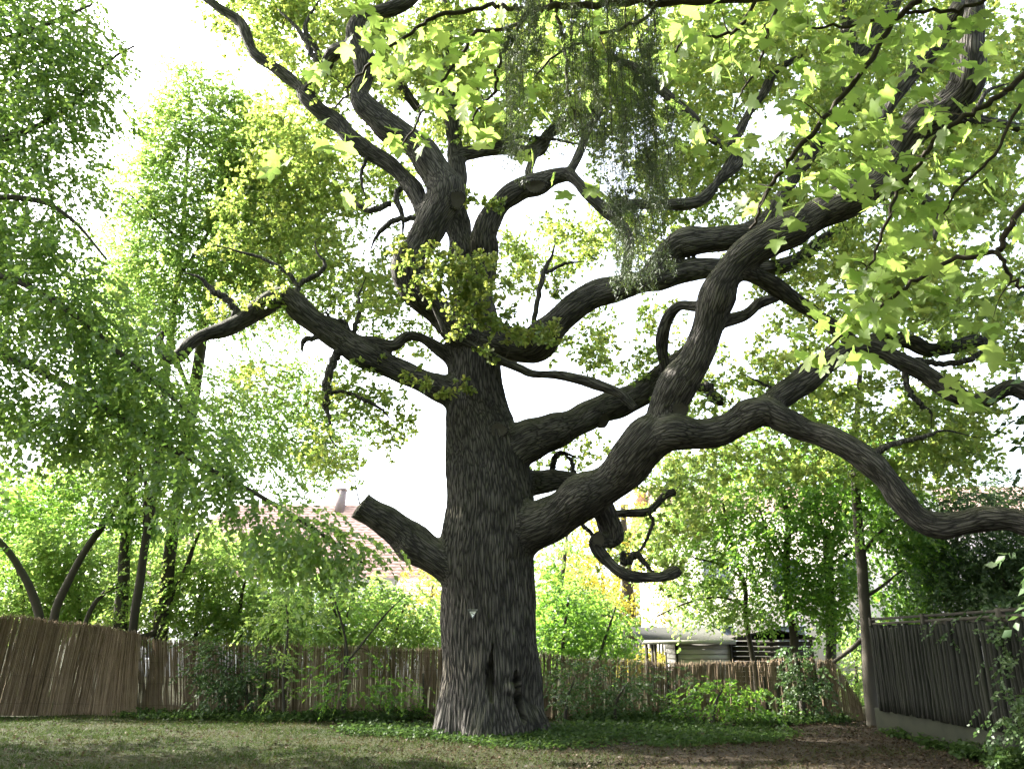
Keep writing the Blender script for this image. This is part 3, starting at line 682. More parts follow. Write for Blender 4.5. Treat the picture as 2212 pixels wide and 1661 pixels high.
    for x, y, rp, asp in ((986, 431, 16, 1.1), (1466, 884, 17, 1.0), (1303, 907, 11, 1.5), (1156, 402, 22, 0.55), (1076, 929, 18, 0.8), (1292, 1165, 13, 1.0)):
        hit, nrm, idx, dist = cast(x, y)
        if hit is None: continue
        R = rp * dist / FPX; nrm = (nrm * 0.6 + (Vector((0, 0, EYE)) - hit).normalized() * 0.4).normalized()
        q = nrm.to_track_quat('Z', 'Y').to_matrix(); b = MB(); ns, nt = 28, 8
        ph = np.linspace(0, 2 * np.pi, ns, endpoint=False); tt = np.linspace(0, 2 * np.pi, nt, endpoint=False)
        wv = 1 + 0.08 * np.sin(3 * ph + x) + 0.05 * np.sin(5 * ph)
        ring = np.array([[((R * wv[i] + 0.24 * R * math.cos(t)) * math.cos(p), (R * wv[i] + 0.24 * R * math.cos(t)) * math.sin(p) * asp, 0.16 * R * math.sin(t)) for t in tt] for i, p in enumerate(ph)]).reshape(-1, 3)
        ii = np.arange(ns)[:, None]; jj = np.arange(nt)[None]
        Fq = np.stack([ii * nt + jj, ((ii + 1) % ns) * nt + jj, ((ii + 1) % ns) * nt + (jj + 1) % nt, ii * nt + (jj + 1) % nt], -1).reshape(-1, 4)
        M = np.array(q); base = np.array(hit) + np.array(nrm) * 0.015
        b.add(ring @ M.T + base, Fq)
        me2 = b.mesh('branch_scar', True)
        bc = me2.attributes.new('barkco', 'FLOAT_VECTOR', 'POINT'); bc.data.foreach_set('vector', (ring * 1.0).astype(np.float32).ravel())
        so_ = link('branch_scar', me2, BARK, root)
        # the healed, sunken middle
        disc = [(0, 0, -0.12 * R)]
        for k, rr_ in enumerate((0.35, 0.7, 0.95)):
            disc += [(R * rr_ * wv[i] * math.cos(p), R * rr_ * wv[i] * math.sin(p) * asp, (-0.10, -0.02, 0.02)[k] * R + 0.02 * R * math.sin(9 * p + k * 2)) for i, p in enumerate(ph)]
        disc = np.array(disc); F3 = [(0, 1 + i, 1 + (i + 1) % ns) for i in range(ns)]
        F4 = [(1 + k * ns + i, 1 + (k + 1) * ns + i, 1 + (k + 1) * ns + (i + 1) % ns, 1 + k * ns + (i + 1) % ns) for k in range(2) for i in range(ns)]
        b = MB(); b.add(disc @ M.T + base + np.array(nrm) * 0.03, F4, F3, 0.7)
        link('healed_wood', b.mesh('healed_wood', True), STEM, so_)
    # finer limbs as plain tubes
    skP = [c[::1] for c in CS[1:]] + [CS[0][CS[0][:, 2] > 5.5]]; skR = [r for r in RS[1:]] + [RS[0][CS[0][:, 2] > 5.5]]
    for k, pts in enumerate(FINE_LIMBS):
        C, R = pxpath(pts, 6); R = R * np.interp(np.linspace(0, 1, len(R)), [0, .55, 1], [1, .9, .3]); gg = np.random.default_rng(400 + k)
        C[1:] += gg.normal(size=(len(C) - 1, 3)) * R[1:, None] * 0.22
        V2, F4, F3 = tube(C, R, 9, True, 0.10, k); b = MB(); b.add(V2, F4, F3)
        me2 = b.mesh('branch', True); bc = me2.attributes.new('barkco', 'FLOAT_VECTOR', 'POINT'); bc.data.foreach_set('vector', V2.astype(np.float32).ravel())
        link('branch', me2, BARK, root); skP.append(C); skR.append(R)
    skP = np.vstack(skP); skR = np.concatenate(skR)
    OB = [(b[0], b[1], b[2], b[3], b[4] + (1.6 if b[1] < 560 else 0.6), b[5] + (1.0 if b[1] < 560 else .3), b[6]) for b in OAK_BLOBS]
    C = sample_blobs(OB, 4.5, 0.105 * 0.062 * 0.62, 88, OAK_HOLES)
    CC, RR, od = grow(skP, skR, C, r0=0.011, K=7, bend=0.15)
    P, ax, nn, ll, lw, rnd, tw = cluster_leaves(C, 88, 0.52, 0.117, 0.086, 'whorl')
    foliage_part('crown', root, OAKLEAF, P, ax, nn, ll, lw, rnd, RHOMBW)
    V3, F3 = tubes_batch(CC, RR, 3)
    t0, t1 = tw; sel = np.arange(0, len(t0), 8); t0, t1 = t0[sel], t1[sel]
    c3 = np.stack([t0, (t0 + t1) / 2 + rng.normal(size=t0.shape) * 0.03, t1], 1); r3 = np.tile(np.array((0.0055, 0.004, 0.0025)), (len(t0), 1))
    V4, F4 = tubes_batch(c3, r3, 3)
    link('twigs', np_mesh('twigs', np.vstack([V3, V4]), np.vstack([F3, F4 + len(V3)]), rnd=np.full(len(V3) + len(V4), 0.35), smooth=True), TWIG, root, 'stuff')
    # the rest of the crown, above the view and over the lawn
    q = 3000; c = np.stack([rng.uniform(-10, 12, q), rng.uniform(6.5, 26, q), rng.uniform(8, 25, q)], -1)
    ok = ((c[:, 0] - 1) / 10.5) ** 2 + ((c[:, 1] - 16) / 9.5) ** 2 + ((c[:, 2] - 15.5) / 8.5) ** 2 < 1; pr = proj(c); ok &= ~((pr[1] > -110) & (np.abs(pr[0] - 1106) < 1250)); c = c[ok]
    CC, RR, od = grow(skP, skR, c, r0=0.014, K=6, bend=0.12); V3, F3 = tubes_batch(CC, RR, 3)
    link('upper_twigs', np_mesh('upper_twigs', V3, F3, rnd=np.full(len(V3), 0.35), smooth=True), TWIG, root, 'stuff')
    P, ax, nn, ll, lw, rnd, tw = cluster_leaves(c, 48, 0.85, 0.20, 0.15, 'whorl')
    foliage_part('upper_crown', root, OAKLEAF, P, ax, nn, ll, lw, rnd, RHOMBW)
    # the sprays that hang in front of the trunk, close enough to show their lobes
    near = [(950,590,60,40,14.9,15.5),(1020,620,65,45,14.9,15.5),(915,560,45,30,15,15.5),(1080,690,60,38,15,15.6),(1145,715,50,28,15.2,15.7),(1000,575,60,30,15,15.5),(1185,735,40,28,15.2,15.7),
            (985,660,45,30,15,15.4),(1040,660,45,28,15,15.4),(1060,775,30,20,15.2,15.6),(900,822,50,22,16.2,16.6),(965,835,35,24,16.2,16.6),(1190,640,30,25,16,16.5),(1060,470,20,30,16.2,16.5),(1000,400,22,45,16.8,17.4),(880,530,35,22,15.4,15.9)]
    near += [(930,620,50,35,14.7,15.3),(985,600,50,35,14.5,15.2),(1050,640,50,40,14.6,15.3),(1110,700,50,30,15,15.6),(960,540,40,22,15,15.5),(1000,690,40,25,14.9,15.4)]
    C = sample_blobs(near, 2.0, 0.12 * 0.075 * 0.5, 56)
    CC, RR, od = grow(skP, skR, C, r0=0.009, K=6)
    P, ax, nn, ll, lw, rnd, tw = cluster_leaves(C, 56, 0.36, 0.125, 0.105, 'whorl')
    foliage_part('near_leaves', root, OAKLEAF, P, ax, nn, ll, lw, np.clip(rnd + 0.15, 0, 1), OAKLOBE)
    V3, F3 = tubes_batch(CC, RR, 5)
    link('near_twigs', np_mesh('near_twigs', V3, F3, rnd=np.full(len(V3), 0.35), smooth=True), TWIG, root, 'stuff')
    return root
TR = {}
OAK_BLOBS = [  # x, y, rx, ry, Y from, Y to, density
 (600,350,110,80,17,21,.6),(560,560,100,80,17,21,.55),(640,480,90,60,17,21,.5),(740,600,90,50,17,21,.5),(520,660,90,50,17,21,.4),(700,440,80,50,17,21,.4),(820,630,70,50,17,21,.4),(480,420,70,80,17.5,21,.35),(900,380,50,60,18,21,.4),
 (1600,560,70,40,16,20,.5),(1500,760,50,60,16,20,.4),(1960,480,120,80,15,20,.5),(2150,560,70,70,14,19,.4),(1700,880,120,50,15.5,20,.5),(1560,1010,120,50,16,20,.5),(1950,960,140,50,15,19,.5),(2120,960,90,60,14.5,19,.45),
 (560,40,120,90,15,19,.75),(700,90,150,110,14,20,.9),(880,120,180,130,15,21,1.0),(1060,160,180,140,16,22,1.0),(1240,120,180,140,15,22,1.0),(1420,140,180,140,15,22,.95),
 (1590,110,150,120,14,21,.9),(1760,120,180,150,13,21,1.0),(1950,150,180,170,12,20,1.0),(2130,180,150,200,11,19,.95),(600,-80,250,90,14,19,.6),(1200,-90,450,100,14,21,.7),(1850,-90,400,100,12,19,.7),
 (640,270,110,90,15,19,.65),(760,360,130,90,15,20,.7),(640,420,130,100,16,20,.7),(700,520,130,90,16,20,.65),(560,480,90,110,16,20,.45),(620,640,110,60,16,19,.35),
 (1000,290,110,60,16,21,.8),(1140,270,110,50,16,22,.7),(1290,290,110,50,15,21,.6),(1060,350,40,40,17,20,.5),
 (1180,540,110,60,17,21,.75),(1300,500,110,60,16,21,.75),(1400,420,110,80,15,20,.75),(1340,350,90,60,15,20,.5),(1420,530,80,50,15,20,.6),(1160,620,70,40,17,20,.5),
 (1520,300,120,80,14,20,.7),(1600,430,120,80,14,20,.75),(1480,360,90,80,15,20,.65),(1750,400,130,100,13,20,.9),(1880,300,150,120,13,20,.9),(2030,380,150,120,12,19,.9),(2150,420,90,110,12,19,.75),
 (1780,560,110,60,14,20,.75),(1920,560,130,90,13,20,.9),(2060,600,130,90,13,20,.85),(2170,700,80,110,13,19,.75),(1720,640,70,60,15,20,.5),(1860,660,130,60,14,20,.75),
 (1250,740,100,40,16,20,.7),(1350,780,90,40,15,20,.7),(1290,700,80,30,17,20,.5),(1420,700,40,80,16,20,.35),(1500,870,100,40,15,20,.6),(1610,800,90,60,14,20,.5),(1730,720,90,40,15,20,.5),(1740,780,110,50,15,20,.55),
 (1960,700,120,50,14,20,.7),(2080,720,100,60,14,19,.65),(1900,860,160,60,14,20,.7),(2060,900,130,60,14,19,.7),(1780,870,110,60,15,20,.6),(1650,1000,150,50,15,20,.5),(1820,1010,180,50,15,20,.6),
 (2000,1010,120,60,14,19,.65),(2060,980,120,50,14,19,.5),(1960,930,120,40,13.6,15,.5),
 (640,690,60,40,16,18,.25),(780,640,90,60,16,20,.6),(870,690,70,50,17,20,.6),(830,560,80,60,16,20,.4),(900,740,60,40,17,20,.4),(760,870,90,50,16,19,.55),(850,910,70,50,16,19,.55),(880,960,50,40,16.5,19,.4),
 (720,820,60,40,16,19,.4),(700,960,70,45,16,19,.45),(760,1000,60,35,16,19,.35),(820,800,60,30,16,19,.3),(560,800,90,50,16,19,.25),
 (1220,990,60,30,17,20,.5),(1270,960,50,25,17,20,.35),(1440,1040,60,60,17,20,.5),(1390,1180,70,70,17,20,.4),(1470,1110,60,60,17,20,.5),(1450,1245,40,25,16.4,17,.7),(1330,1010,60,30,17.5,20,.4),
]
OAK_HOLES = [(330,90,115,110),(1190,425,115,50),(1100,350,60,24),(1220,345,50,24),(1130,850,80,60),(1250,890,80,30),(890,1080,90,100),(920,960,45,90),(1690,262,50,55),(1640,300,40,40),(1610,720,50,30),
             (2140,545,55,45),(2190,985,50,40),(1680,745,40,25),(1250,660,60,25),(560,730,50,30),(640,800,60,50),(520,780,50,30),(900,600,1,1),(830,470,40,40),(1560,690,40,40),(1340,700,30,40),(780,545,30,40),(1200,700,50,18),(860,850,30,20)]
oak()

# ---- the small monument sign nailed to the oak
def sign():
    d = Vector(W(1021, 1326, 10.0)) - Vector((0, 0, EYE)); d.normalize()
    v, f = TR['mesh']; t = BVHTree.FromPolygons([tuple(p) for p in v], [tuple(int(i) for i in q) for q in f])
    best = None
    for dx in (-9, -4, 0, 4, 9):
        for dy in (-8, 0, 8):
            dd = Vector(W(1021 + dx, 1326 + dy, 10.0)) - Vector((0, 0, EYE)); h = t.ray_cast(Vector((0, 0, EYE)), dd.normalized())
            if h[0] is not None and (best is None or h[0].y < best): best = h[0].y
    Y = best - 0.012; c = W(1021, 1326, Y); k = depth_at(1326, Y) / FPX
    root = thing('monument_sign', 'small triangular sign with a black bird fixed on the oak trunk', 'sign', (float(c[0]), float(Y), float(c[2])))
    def tri(w, h, dy, y0, y1):
        return [(c[0] - w * k, c[2] + (h - dy) * k), (c[0], c[2] - (h + dy) * k), (c[0] + w * k, c[2] + (h - dy) * k)], Y + y0, Y + y1
    grey = plain('sign_grey', [(0.22, 0.23, 0.22), (0.3, 0.31, 0.3)], 0.5, noise=(30, .3), spec=.4)
    dark = plain('sign_dark', [(0.03, 0.035, 0.03), (0.05, 0.055, 0.05)], 0.5, noise=(30, .2), spec=.4)
    white = plain('sign_white', [(0.62, 0.63, 0.62), (0.8, 0.8, 0.79)], 0.45, noise=(20, .4), spec=.5)
    for nm, (w, h, dy, a, b), m in (('plate', (11.2, 9.8, 0, 0, .006), grey), ('border', (9.4, 8.2, .35, -.003, .003), dark), ('face', (7.4, 6.4, .6, -.006, 0), white)):
        P, ya, yb = tri(w, h, dy, a, b); m_ = MB(); m_.prism(P, 1, ya, yb, 0.5); link(nm, m_.mesh(nm), m, root)
    b = MB()
    bird = [(-4.6, 2.4), (-2.4, 1.9), (-0.8, .9), (1.0, 1.0), (3.0, -.2), (4.4, -1.4), (2.6, -1.2), (1.0, -1.0), (0.2, -.4), (-1.2, .2), (-2.8, 1.1)]
    b.prism([(c[0] + x * k, c[2] + (y + 0.4) * k) for x, y in bird], 1, Y - .008, Y - .005, 0.5); link('bird_emblem', b.mesh('bird_emblem'), dark, root)
    b = MB(); b.box((c[0], Y - .0065, c[2] + 4.1 * k), (8.0 * k, .002, .7 * k)); link('lettering_band', b.mesh('lettering_band'), grey, root)
sign()

# ================================================================== FENCES
REED = plain('reed', [(0.075, 0.054, 0.032), (0.19, 0.138, 0.088), (0.34, 0.265, 0.185)], 0.75, noise=(5, .2))
WOOD_DARK = plain('weathered_dark_wood', [(0.022, 0.02, 0.016), (0.045, 0.04, 0.031)], 0.9, noise=(9, .35), bump=.5, stretch=(3, 3, .4))
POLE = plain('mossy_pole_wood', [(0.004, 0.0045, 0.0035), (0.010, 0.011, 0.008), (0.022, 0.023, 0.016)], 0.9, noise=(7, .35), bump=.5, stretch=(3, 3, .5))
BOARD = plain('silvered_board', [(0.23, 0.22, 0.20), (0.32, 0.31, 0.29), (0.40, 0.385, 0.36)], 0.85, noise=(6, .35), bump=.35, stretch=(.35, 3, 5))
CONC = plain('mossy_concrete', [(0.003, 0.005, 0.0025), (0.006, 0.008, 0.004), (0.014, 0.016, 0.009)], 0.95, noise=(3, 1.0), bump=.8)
def reed_fence(label, base, tops, per_m, group, lean=0.0, gap=0.0, posts=(), layers=2, fan=None):
    """base: ground points (X, Y); tops: heights at those points"""
    base = np.array(base, float); s = np.concatenate([[0], np.cumsum(np.linalg.norm(np.diff(base, axis=0), axis=1))])
    root = thing('reed_fence', label, 'fence', (float(base[:, 0].mean()), float(base[:, 1].mean()), 0), group)
    C = []; R = []; rn = []
    for layer in range(layers):
        n = int(s[-1] * per_m); u = np.sort(rng.uniform(0, s[-1], n))
        if gap: u = u[rng.random(n) > gap * (0.5 + 0.5 * np.sin(u * 2.3 + layer))]
        n = len(u); x = np.interp(u, s, base[:, 0]); y = np.interp(u, s, base[:, 1]) + layer * 0.02 + 0.03 * np.sin(u * 1.7) + rng.normal(size=n) * .006
        h = np.interp(u, s, tops) + rng.normal(size=n) * 0.035 - np.abs(rng.normal(size=n)) * .03 + 0.02 * np.sin(u * 3.1)
        le = np.interp(u, s, fan) if fan is not None else np.full(n, lean)
        le = le + rng.normal(size=n) * 0.012 + 0.015 * np.sin(u * 1.7 + layer * .3)
        t = np.linspace(0, 1, 3)
        c = np.stack([x[:, None] + le[:, None] * t * h[:, None] + rng.normal(size=(n, 3)) * .002, y[:, None] + .04 * np.sin(t * 3 + u[:, None] * .6) + rng.normal(size=(n, 3)) * .002, -0.03 + t * (h[:, None] + .03)], -1)
        C.append(c); R.append(np.repeat(rng.uniform(.004, .007, n)[:, None], 3, 1) * np.array((1.1, 1.0, .8))); rn.append(np.clip(rng.beta(1.2, 1.2, n) + 0.12 * np.sin(u * 5.1 + layer), 0, 1))
    C = np.concatenate(C); R = np.concatenate(R); V, F = tubes_batch(C, R, 3)
    link('reed_mat', np_mesh('reed_mat', V, F, rnd=np.repeat(np.concatenate(rn), 9), smooth=True), REED, root, 'stuff')
    for frac in (0.12, 0.4, 0.68, 0.92):                                   # binding wires
        u = np.linspace(0, s[-1], int(s[-1] * 4) + 2)
        c = np.stack([np.interp(u, s, base[:, 0]), np.interp(u, s, base[:, 1]) - 0.02 + 0.03 * np.sin(u * 1.7), np.interp(u, s, tops) * frac + .012 * np.sin(u * 6)], -1)
        V, F4, F3 = tube(c, np.full(len(c), .0022), 4); b = MB(); b.add(V, F4, F3); link('wire', b.mesh('wire'), WOOD_DARK, root)
    for fx, hh, rp in posts:
        x, y = np.interp(fx, s, base[:, 0]), np.interp(fx, s, base[:, 1]) - .07
        V, F4, F3 = tube(np.array([(x, y, -.2), (x + .01, y, hh * .5), (x - .01, y, hh)]), np.array((rp, rp, rp * .9)), 8, True, .06, 3); b = MB(); b.add(V, F4, F3); link('post', b.mesh('post', True), WOOD_DARK, root)
    return root
def gx(x, Y):    # lateral position of a view column on the ground at distance Y
    return W(x, 1520, Y)[0]
def height_of(x, y, Y): return W(x, y, Y)[2]
GRP = 'reed mat fences round the garden'
YL = 21.6
reed_fence('tall brown reed mat fence leaning at its folded end', [(gx(-260, 20.6), 20.6), (gx(10, YL), YL), (gx(180, 21.5), 21.5), (gx(300, 21.2), 21.2)],
           [height_of(0, 1318, 20.6), height_of(20, 1333, YL), height_of(180, 1352, 21.5), height_of(300, 1368, 21.2)], 150, GRP, layers=3, fan=[.10, .10, .06, -.10])
reed_fence('thin greyish reed mat fence with light showing through, ending behind the oak', [(gx(245, 21.7), 21.7), (gx(480, 21.3), 21.3), (gx(700, 21.0), 21.0), (gx(1000, 20.7), 20.7), (gx(1075, 20.7), 20.7)],
           [height_of(290, 1372, 21.5), height_of(480, 1390, 21.3), height_of(700, 1394, 21), height_of(1000, 1400, 20.7), height_of(1075, 1400, 20.7)], 135, GRP, gap=.16,
           posts=((0.28, 1.05, .025), (4.0, 1.9, .022), (6.0, 1.75, .02), (5.6, .9, .02), (8.0, 1.0, .022)), fan=[-.16, -.12, -.03, .0, .0])
reed_fence('ragged grey reed mat fence in front of the shed, sinking towards a tree', [(gx(1120, 20.6), 20.6), (gx(1300, 20.6), 20.6), (gx(1500, 20.5), 20.5), (gx(1700, 20.4), 20.4), (gx(1815, 20.2), 20.2), (gx(1872, 19.9), 19.9)],
           [height_of(1120, 1405, 20.6), height_of(1300, 1425, 20.6), height_of(1500, 1432, 20.5), height_of(1700, 1424, 20.4), height_of(1815, 1424, 20.2), height_of(1872, 1540, 19.9)], 140, GRP, gap=.14,
           posts=((5.9, .95, .03), (6.2, .75, .035), (2.0, 1.0, .02), (3.6, 1.5, .02)), fan=[.02, .06, .03, 0, 0, .02])

# ---- palisade of half-round poles on a concrete footing, running towards the viewer on the right
def palisade():
    X = 7.45
    root = thing('palisade_fence', 'dark palisade fence of upright wooden poles on a concrete footing', 'fence', (X, 14.0, 0))
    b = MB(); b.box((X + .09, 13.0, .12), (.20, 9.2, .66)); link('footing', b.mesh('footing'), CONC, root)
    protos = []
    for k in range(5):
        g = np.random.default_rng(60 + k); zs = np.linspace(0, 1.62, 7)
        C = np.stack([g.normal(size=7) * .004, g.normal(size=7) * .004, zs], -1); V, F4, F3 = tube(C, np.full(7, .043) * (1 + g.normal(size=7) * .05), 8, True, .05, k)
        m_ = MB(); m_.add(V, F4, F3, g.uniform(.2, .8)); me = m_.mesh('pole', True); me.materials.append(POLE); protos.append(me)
    y = 8.5; i = 0
    while y < 17.35:
        o = bpy.data.objects.new('pole', protos[(i * 7 + i // 3) % 5]); COL.objects.link(o); o.parent = root
        o.location = (random.uniform(-.012, .012), y - 14.0, .42 + random.uniform(-.015, .015)); o.rotation_euler = (random.uniform(-.012, .012), random.uniform(-.02, .02), random.uniform(0, 6.28))
        o.scale = (1, 1, random.uniform(.97, 1.02)); y += random.uniform(.088, .104); i += 1
    for yy in (17.42, 15.2, 12.8, 10.4, 8.4):
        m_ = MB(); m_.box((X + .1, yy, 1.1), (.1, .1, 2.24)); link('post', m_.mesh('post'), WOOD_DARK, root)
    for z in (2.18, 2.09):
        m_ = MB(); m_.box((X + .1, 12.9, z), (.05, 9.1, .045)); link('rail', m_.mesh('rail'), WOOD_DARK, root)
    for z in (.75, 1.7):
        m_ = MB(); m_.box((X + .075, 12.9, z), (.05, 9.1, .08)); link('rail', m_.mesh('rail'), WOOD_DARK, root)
    for k in range(3):
        m_ = MB(); m_.box((X + .1, 16.3, 2.03 - k * .05 + random.uniform(-.006, .006)), (.02, 2.2, .03)); link('slat', m_.mesh('slat'), WOOD_DARK, root)
    m_ = MB(); m_.box((X + .1, 12.6, 2.06), (.02, 4.7, .12)); link('slat', m_.mesh('slat'), WOOD_DARK, root)
palisade()

# ================================================================== SHED, LEAN-TO, CAR, HOUSES
def shed():
    Y = 25.0; x0, x1 = gx(1470, Y) , gx(1586, Y); zt = height_of(1500, 1390, Y); w = x1 - x0
    root = thing('garden_shed', 'low silvered board shed with an open porch on posts', 'shed', (float((x0 + x1) / 2), Y, 0))
    nb = 11; bh = (zt - .05) / nb; xp = gx(1402, Y)
    for k in range(nb):
        b = MB(); z = .05 + (k + .5) * bh
        b.box(((x0 + x1) / 2, Y - .012 + random.uniform(-.004, .004), z), (w - .02, .022, bh - .011), rnd=random.random(), tilt=[[1, 0, 0], [0, 1, .06], [0, -.06, 1]])
        link('board', b.mesh('board'), BOARD, root)
        b = MB(); b.box((x0 + .012, Y + .95, z), (.022, 1.84, bh - .011), rnd=random.random()); link('board', b.mesh('board'), BOARD, root)
    b = MB(); b.box(((x0 + x1) / 2, Y + .95, zt / 2), (w - .08, 1.8, zt - .06)); link('core', b.mesh('core'), WOOD_DARK, root)
    for x in (x0 - .03, x1 + .02):
        b = MB(); b.box((x, Y - .02, zt / 2), (.07, .07, zt)); link('corner_post', b.mesh('corner_post'), WOOD_DARK, root)
    for x, yy in ((xp, Y - .02), (gx(1432, Y), Y + 1.4), (gx(1444, Y), Y + 1.8)):
        b = MB(); b.box((x, yy, zt / 2), (.09 if yy < Y else .07, .08, zt)); link('porch_post', b.mesh('porch_post'), WOOD_DARK, root)
    zr = height_of(1430, 1440, Y)
    b = MB(); b.box(((xp + x0) / 2, Y - .02, zr - .03), (x0 - xp - .1, .09, .07)); link('porch_rail', b.mesh('porch_rail'), BOARD, root)
    b = MB(); b.box((xp + .04, Y - .08, zr + .05), (.16, .12, .22)); link('rail_block', b.mesh('rail_block'), WOOD_DARK, root)
    for k in range(int((x0 - xp - .2) / .1)):
        b = MB(); b.box((xp + .12 + k * .1, Y + .0, (zr - .08) / 2), (.085, .02, zr - .1), rnd=random.random()); link('board', b.mesh('board'), BOARD, root)
    # mono-pitch felt roof, the front eave board proud of it
    felt = plain('roof_felt', [(0.018, 0.019, 0.015), (0.04, 0.041, 0.033)], .95, noise=(8, .4), bump=.4)
    xa, xb = xp - .15, x1 + .12
    b = MB(); b.prism([(Y - .28, zt + .03), (Y + 2.3, zt + .46), (Y + 2.3, zt + .52), (Y - .28, zt + .09)], 0, xa, xb, .5); rf = link('roof', b.mesh('roof'), felt, root)
    b = MB(); b.box(((xa + xb) / 2, Y - .3, zt + .045), (xb - xa, .03, .12), rnd=.2); link('eave_board', b.mesh('eave_board'), BOARD, rf)
def lean_to():
    Y = 25.6; x0, x1 = gx(1592, Y), gx(1768, Y); zt = height_of(1650, 1382, Y); zp = height_of(1660, 1362, Y)
    root = thing('board_lean_to', 'dark boarded lean-to beside the silvered shed', 'shed', (float((x0 + x1) / 2), Y, 0))
    k = 0; z = .1
    while z < zt:
        b = MB(); b.box(((x0 + x1) / 2, Y + (.012 if k % 2 else -.012), z), (x1 - x0, .022, .13), rnd=random.random()); link('board', b.mesh('board'), WOOD_DARK, root); z += .145; k += 1
    for x in (x0, (x0 + x1) / 2, x1):
        b = MB(); b.box((x, Y + .06, zt / 2), (.08, .08, zt)); link('post', b.mesh('post'), WOOD_DARK, root)
    xm = gx(1680, Y)
    b = MB(); b.prism([(x0 - .1, zt), (x0 - .1, zt + .06), (xm, zp + .06), (x1 + .15, zt + .06), (x1 + .15, zt), (xm, zp)], 1, Y - .2, Y + 2.0, .3); link('roof', b.mesh('roof'), WOOD_DARK, root)
shed(); lean_to()
def car():
    Y = 39.0; cx = gx(1452, Y) + .9; zr = height_of(1450, 1391, Y)
    red = plain('car_paint_red', [(0.34, 0.07, 0.05), (0.42, 0.09, 0.06)], .3, noise=(1, .1), spec=.6)
    glass = plain('car_glass', [(0.10, 0.12, 0.14), (0.16, 0.19, 0.22)], .08, noise=(1, .1), spec=.9)
    silver = plain('car_roof_silver', [(0.5, 0.52, 0.55), (0.6, 0.62, 0.65)], .3, noise=(1, .1), spec=.6)
    black = plain('tyre_rubber', [(0.02, 0.02, 0.02), (0.04, 0.04, 0.04)], .8)
    root = thing('parked_car', 'red car with pale roof parked beyond the garden shed', 'car', (float(cx), Y, 0))
    prof = [(-2.0, .32), (-2.02, .72), (-1.9, .86), (-1.15, .95), (1.5, .97), (1.92, .88), (2.0, .6), (1.98, .32)]
    b = MB(); b.prism([(cx + x, z) for x, z in prof], 1, Y - .82, Y + .82, .5); link('body', b.mesh('body'), red, root)
    cabin = [(-1.15, .952), (-.55, zr - .08), (.9, zr - .06), (1.5, .972)]
    b = MB(); b.prism([(cx + x, z) for x, z in cabin], 1, Y - .72, Y + .72, .5); link('windows', b.mesh('windows'), glass, root)
    b = MB(); b.prism([(cx - .6, zr - .082), (cx - .5, zr - .01), (cx + .85, zr), (cx + .98, zr - .062)], 1, Y - .74, Y + .74, .5); link('roof', b.mesh('roof'), silver, root)
    for x in (-.2, .62):
        b = MB(); b.prism([(cx + x, .96), (cx + x - .03, zr - .07), (cx + x + .06, zr - .07), (cx + x + .09, .96)], 1, Y - .735, Y - .722, .5); link('pillar', b.mesh('pillar'), red, root)
    for x in (-1.3, 1.25):
        for yy in (-.74, .74):
            a = np.linspace(0, 2 * np.pi, 20, endpoint=False); b = MB(); b.prism([(cx + x + .32 * math.cos(t), .32 + .32 * math.sin(t)) for t in a], 1, Y + yy - .1, Y + yy + .1, .5); wh = link('wheel', b.mesh('wheel'), black, root)
            b = MB(); b.prism([(cx + x + .19 * math.cos(t), .32 + .19 * math.sin(t)) for t in a], 1, Y + yy - .115, Y + yy + .115, .5); link('rim', b.mesh('rim'), silver, wh)
    for yy in (-.6, .6):
        b = MB(); b.box((cx - 2.02, Y + yy, .72), (.04, .3, .14)); link('headlight', b.mesh('headlight'), silver, root)
car()
def picket():
    Y = 36.0; x0, x1 = gx(1355, Y), gx(1500, Y); zt = height_of(1400, 1387, Y)
    root = thing('picket_fence', 'distant grey picket fence beyond the garden', 'fence', (float((x0 + x1) / 2), Y, 0)); x = x0; grey = BOARD
    m0 = MB(); m0.prism([(-.045, 0), (.045, 0), (.045, zt - .05), (0, zt), (-.045, zt - .05)], 1, -.012, .012, .3); me = m0.mesh('picket'); me.materials.append(grey)
    while x < x1:
        o = bpy.data.objects.new('picket', me); COL.objects.link(o); o.parent = root; o.location = (x - root.location.x, 0, random.uniform(-.01, .01)); x += .135
    for z in (.45, 1.2):
        b = MB(); b.box(((x0 + x1) / 2, Y + .035, z), (x1 - x0, .04, .08)); link('rail', b.mesh('rail'), grey, root)
picket()
PLASTER = plain('pale_plaster', [(0.62, 0.55, 0.52), (0.72, 0.66, 0.63)], .9, noise=(1.2, .4), bump=.1)
PLASTER2 = plain('white_plaster', [(0.68, 0.68, 0.68), (0.78, 0.78, 0.77)], .9, noise=(1.2, .4), bump=.1)
GLASSW = plain('window_glass', [(0.05, 0.06, 0.07), (0.12, 0.14, 0.16)], .08, noise=(.8, .4), spec=.8)
FRAME = plain('white_frame', [(0.7, 0.7, 0.69), (0.8, 0.8, 0.79)], .5)
TILE = plain('red_clay_tile', [(0.48, 0.31, 0.26), (0.55, 0.37, 0.31), (0.60, 0.43, 0.37)], .85, noise=(14, .45), bump=.3)
CHIM = plain('brick_chimney', [(0.18, 0.15, 0.15), (0.26, 0.22, 0.21)], .9, noise=(20, .4))
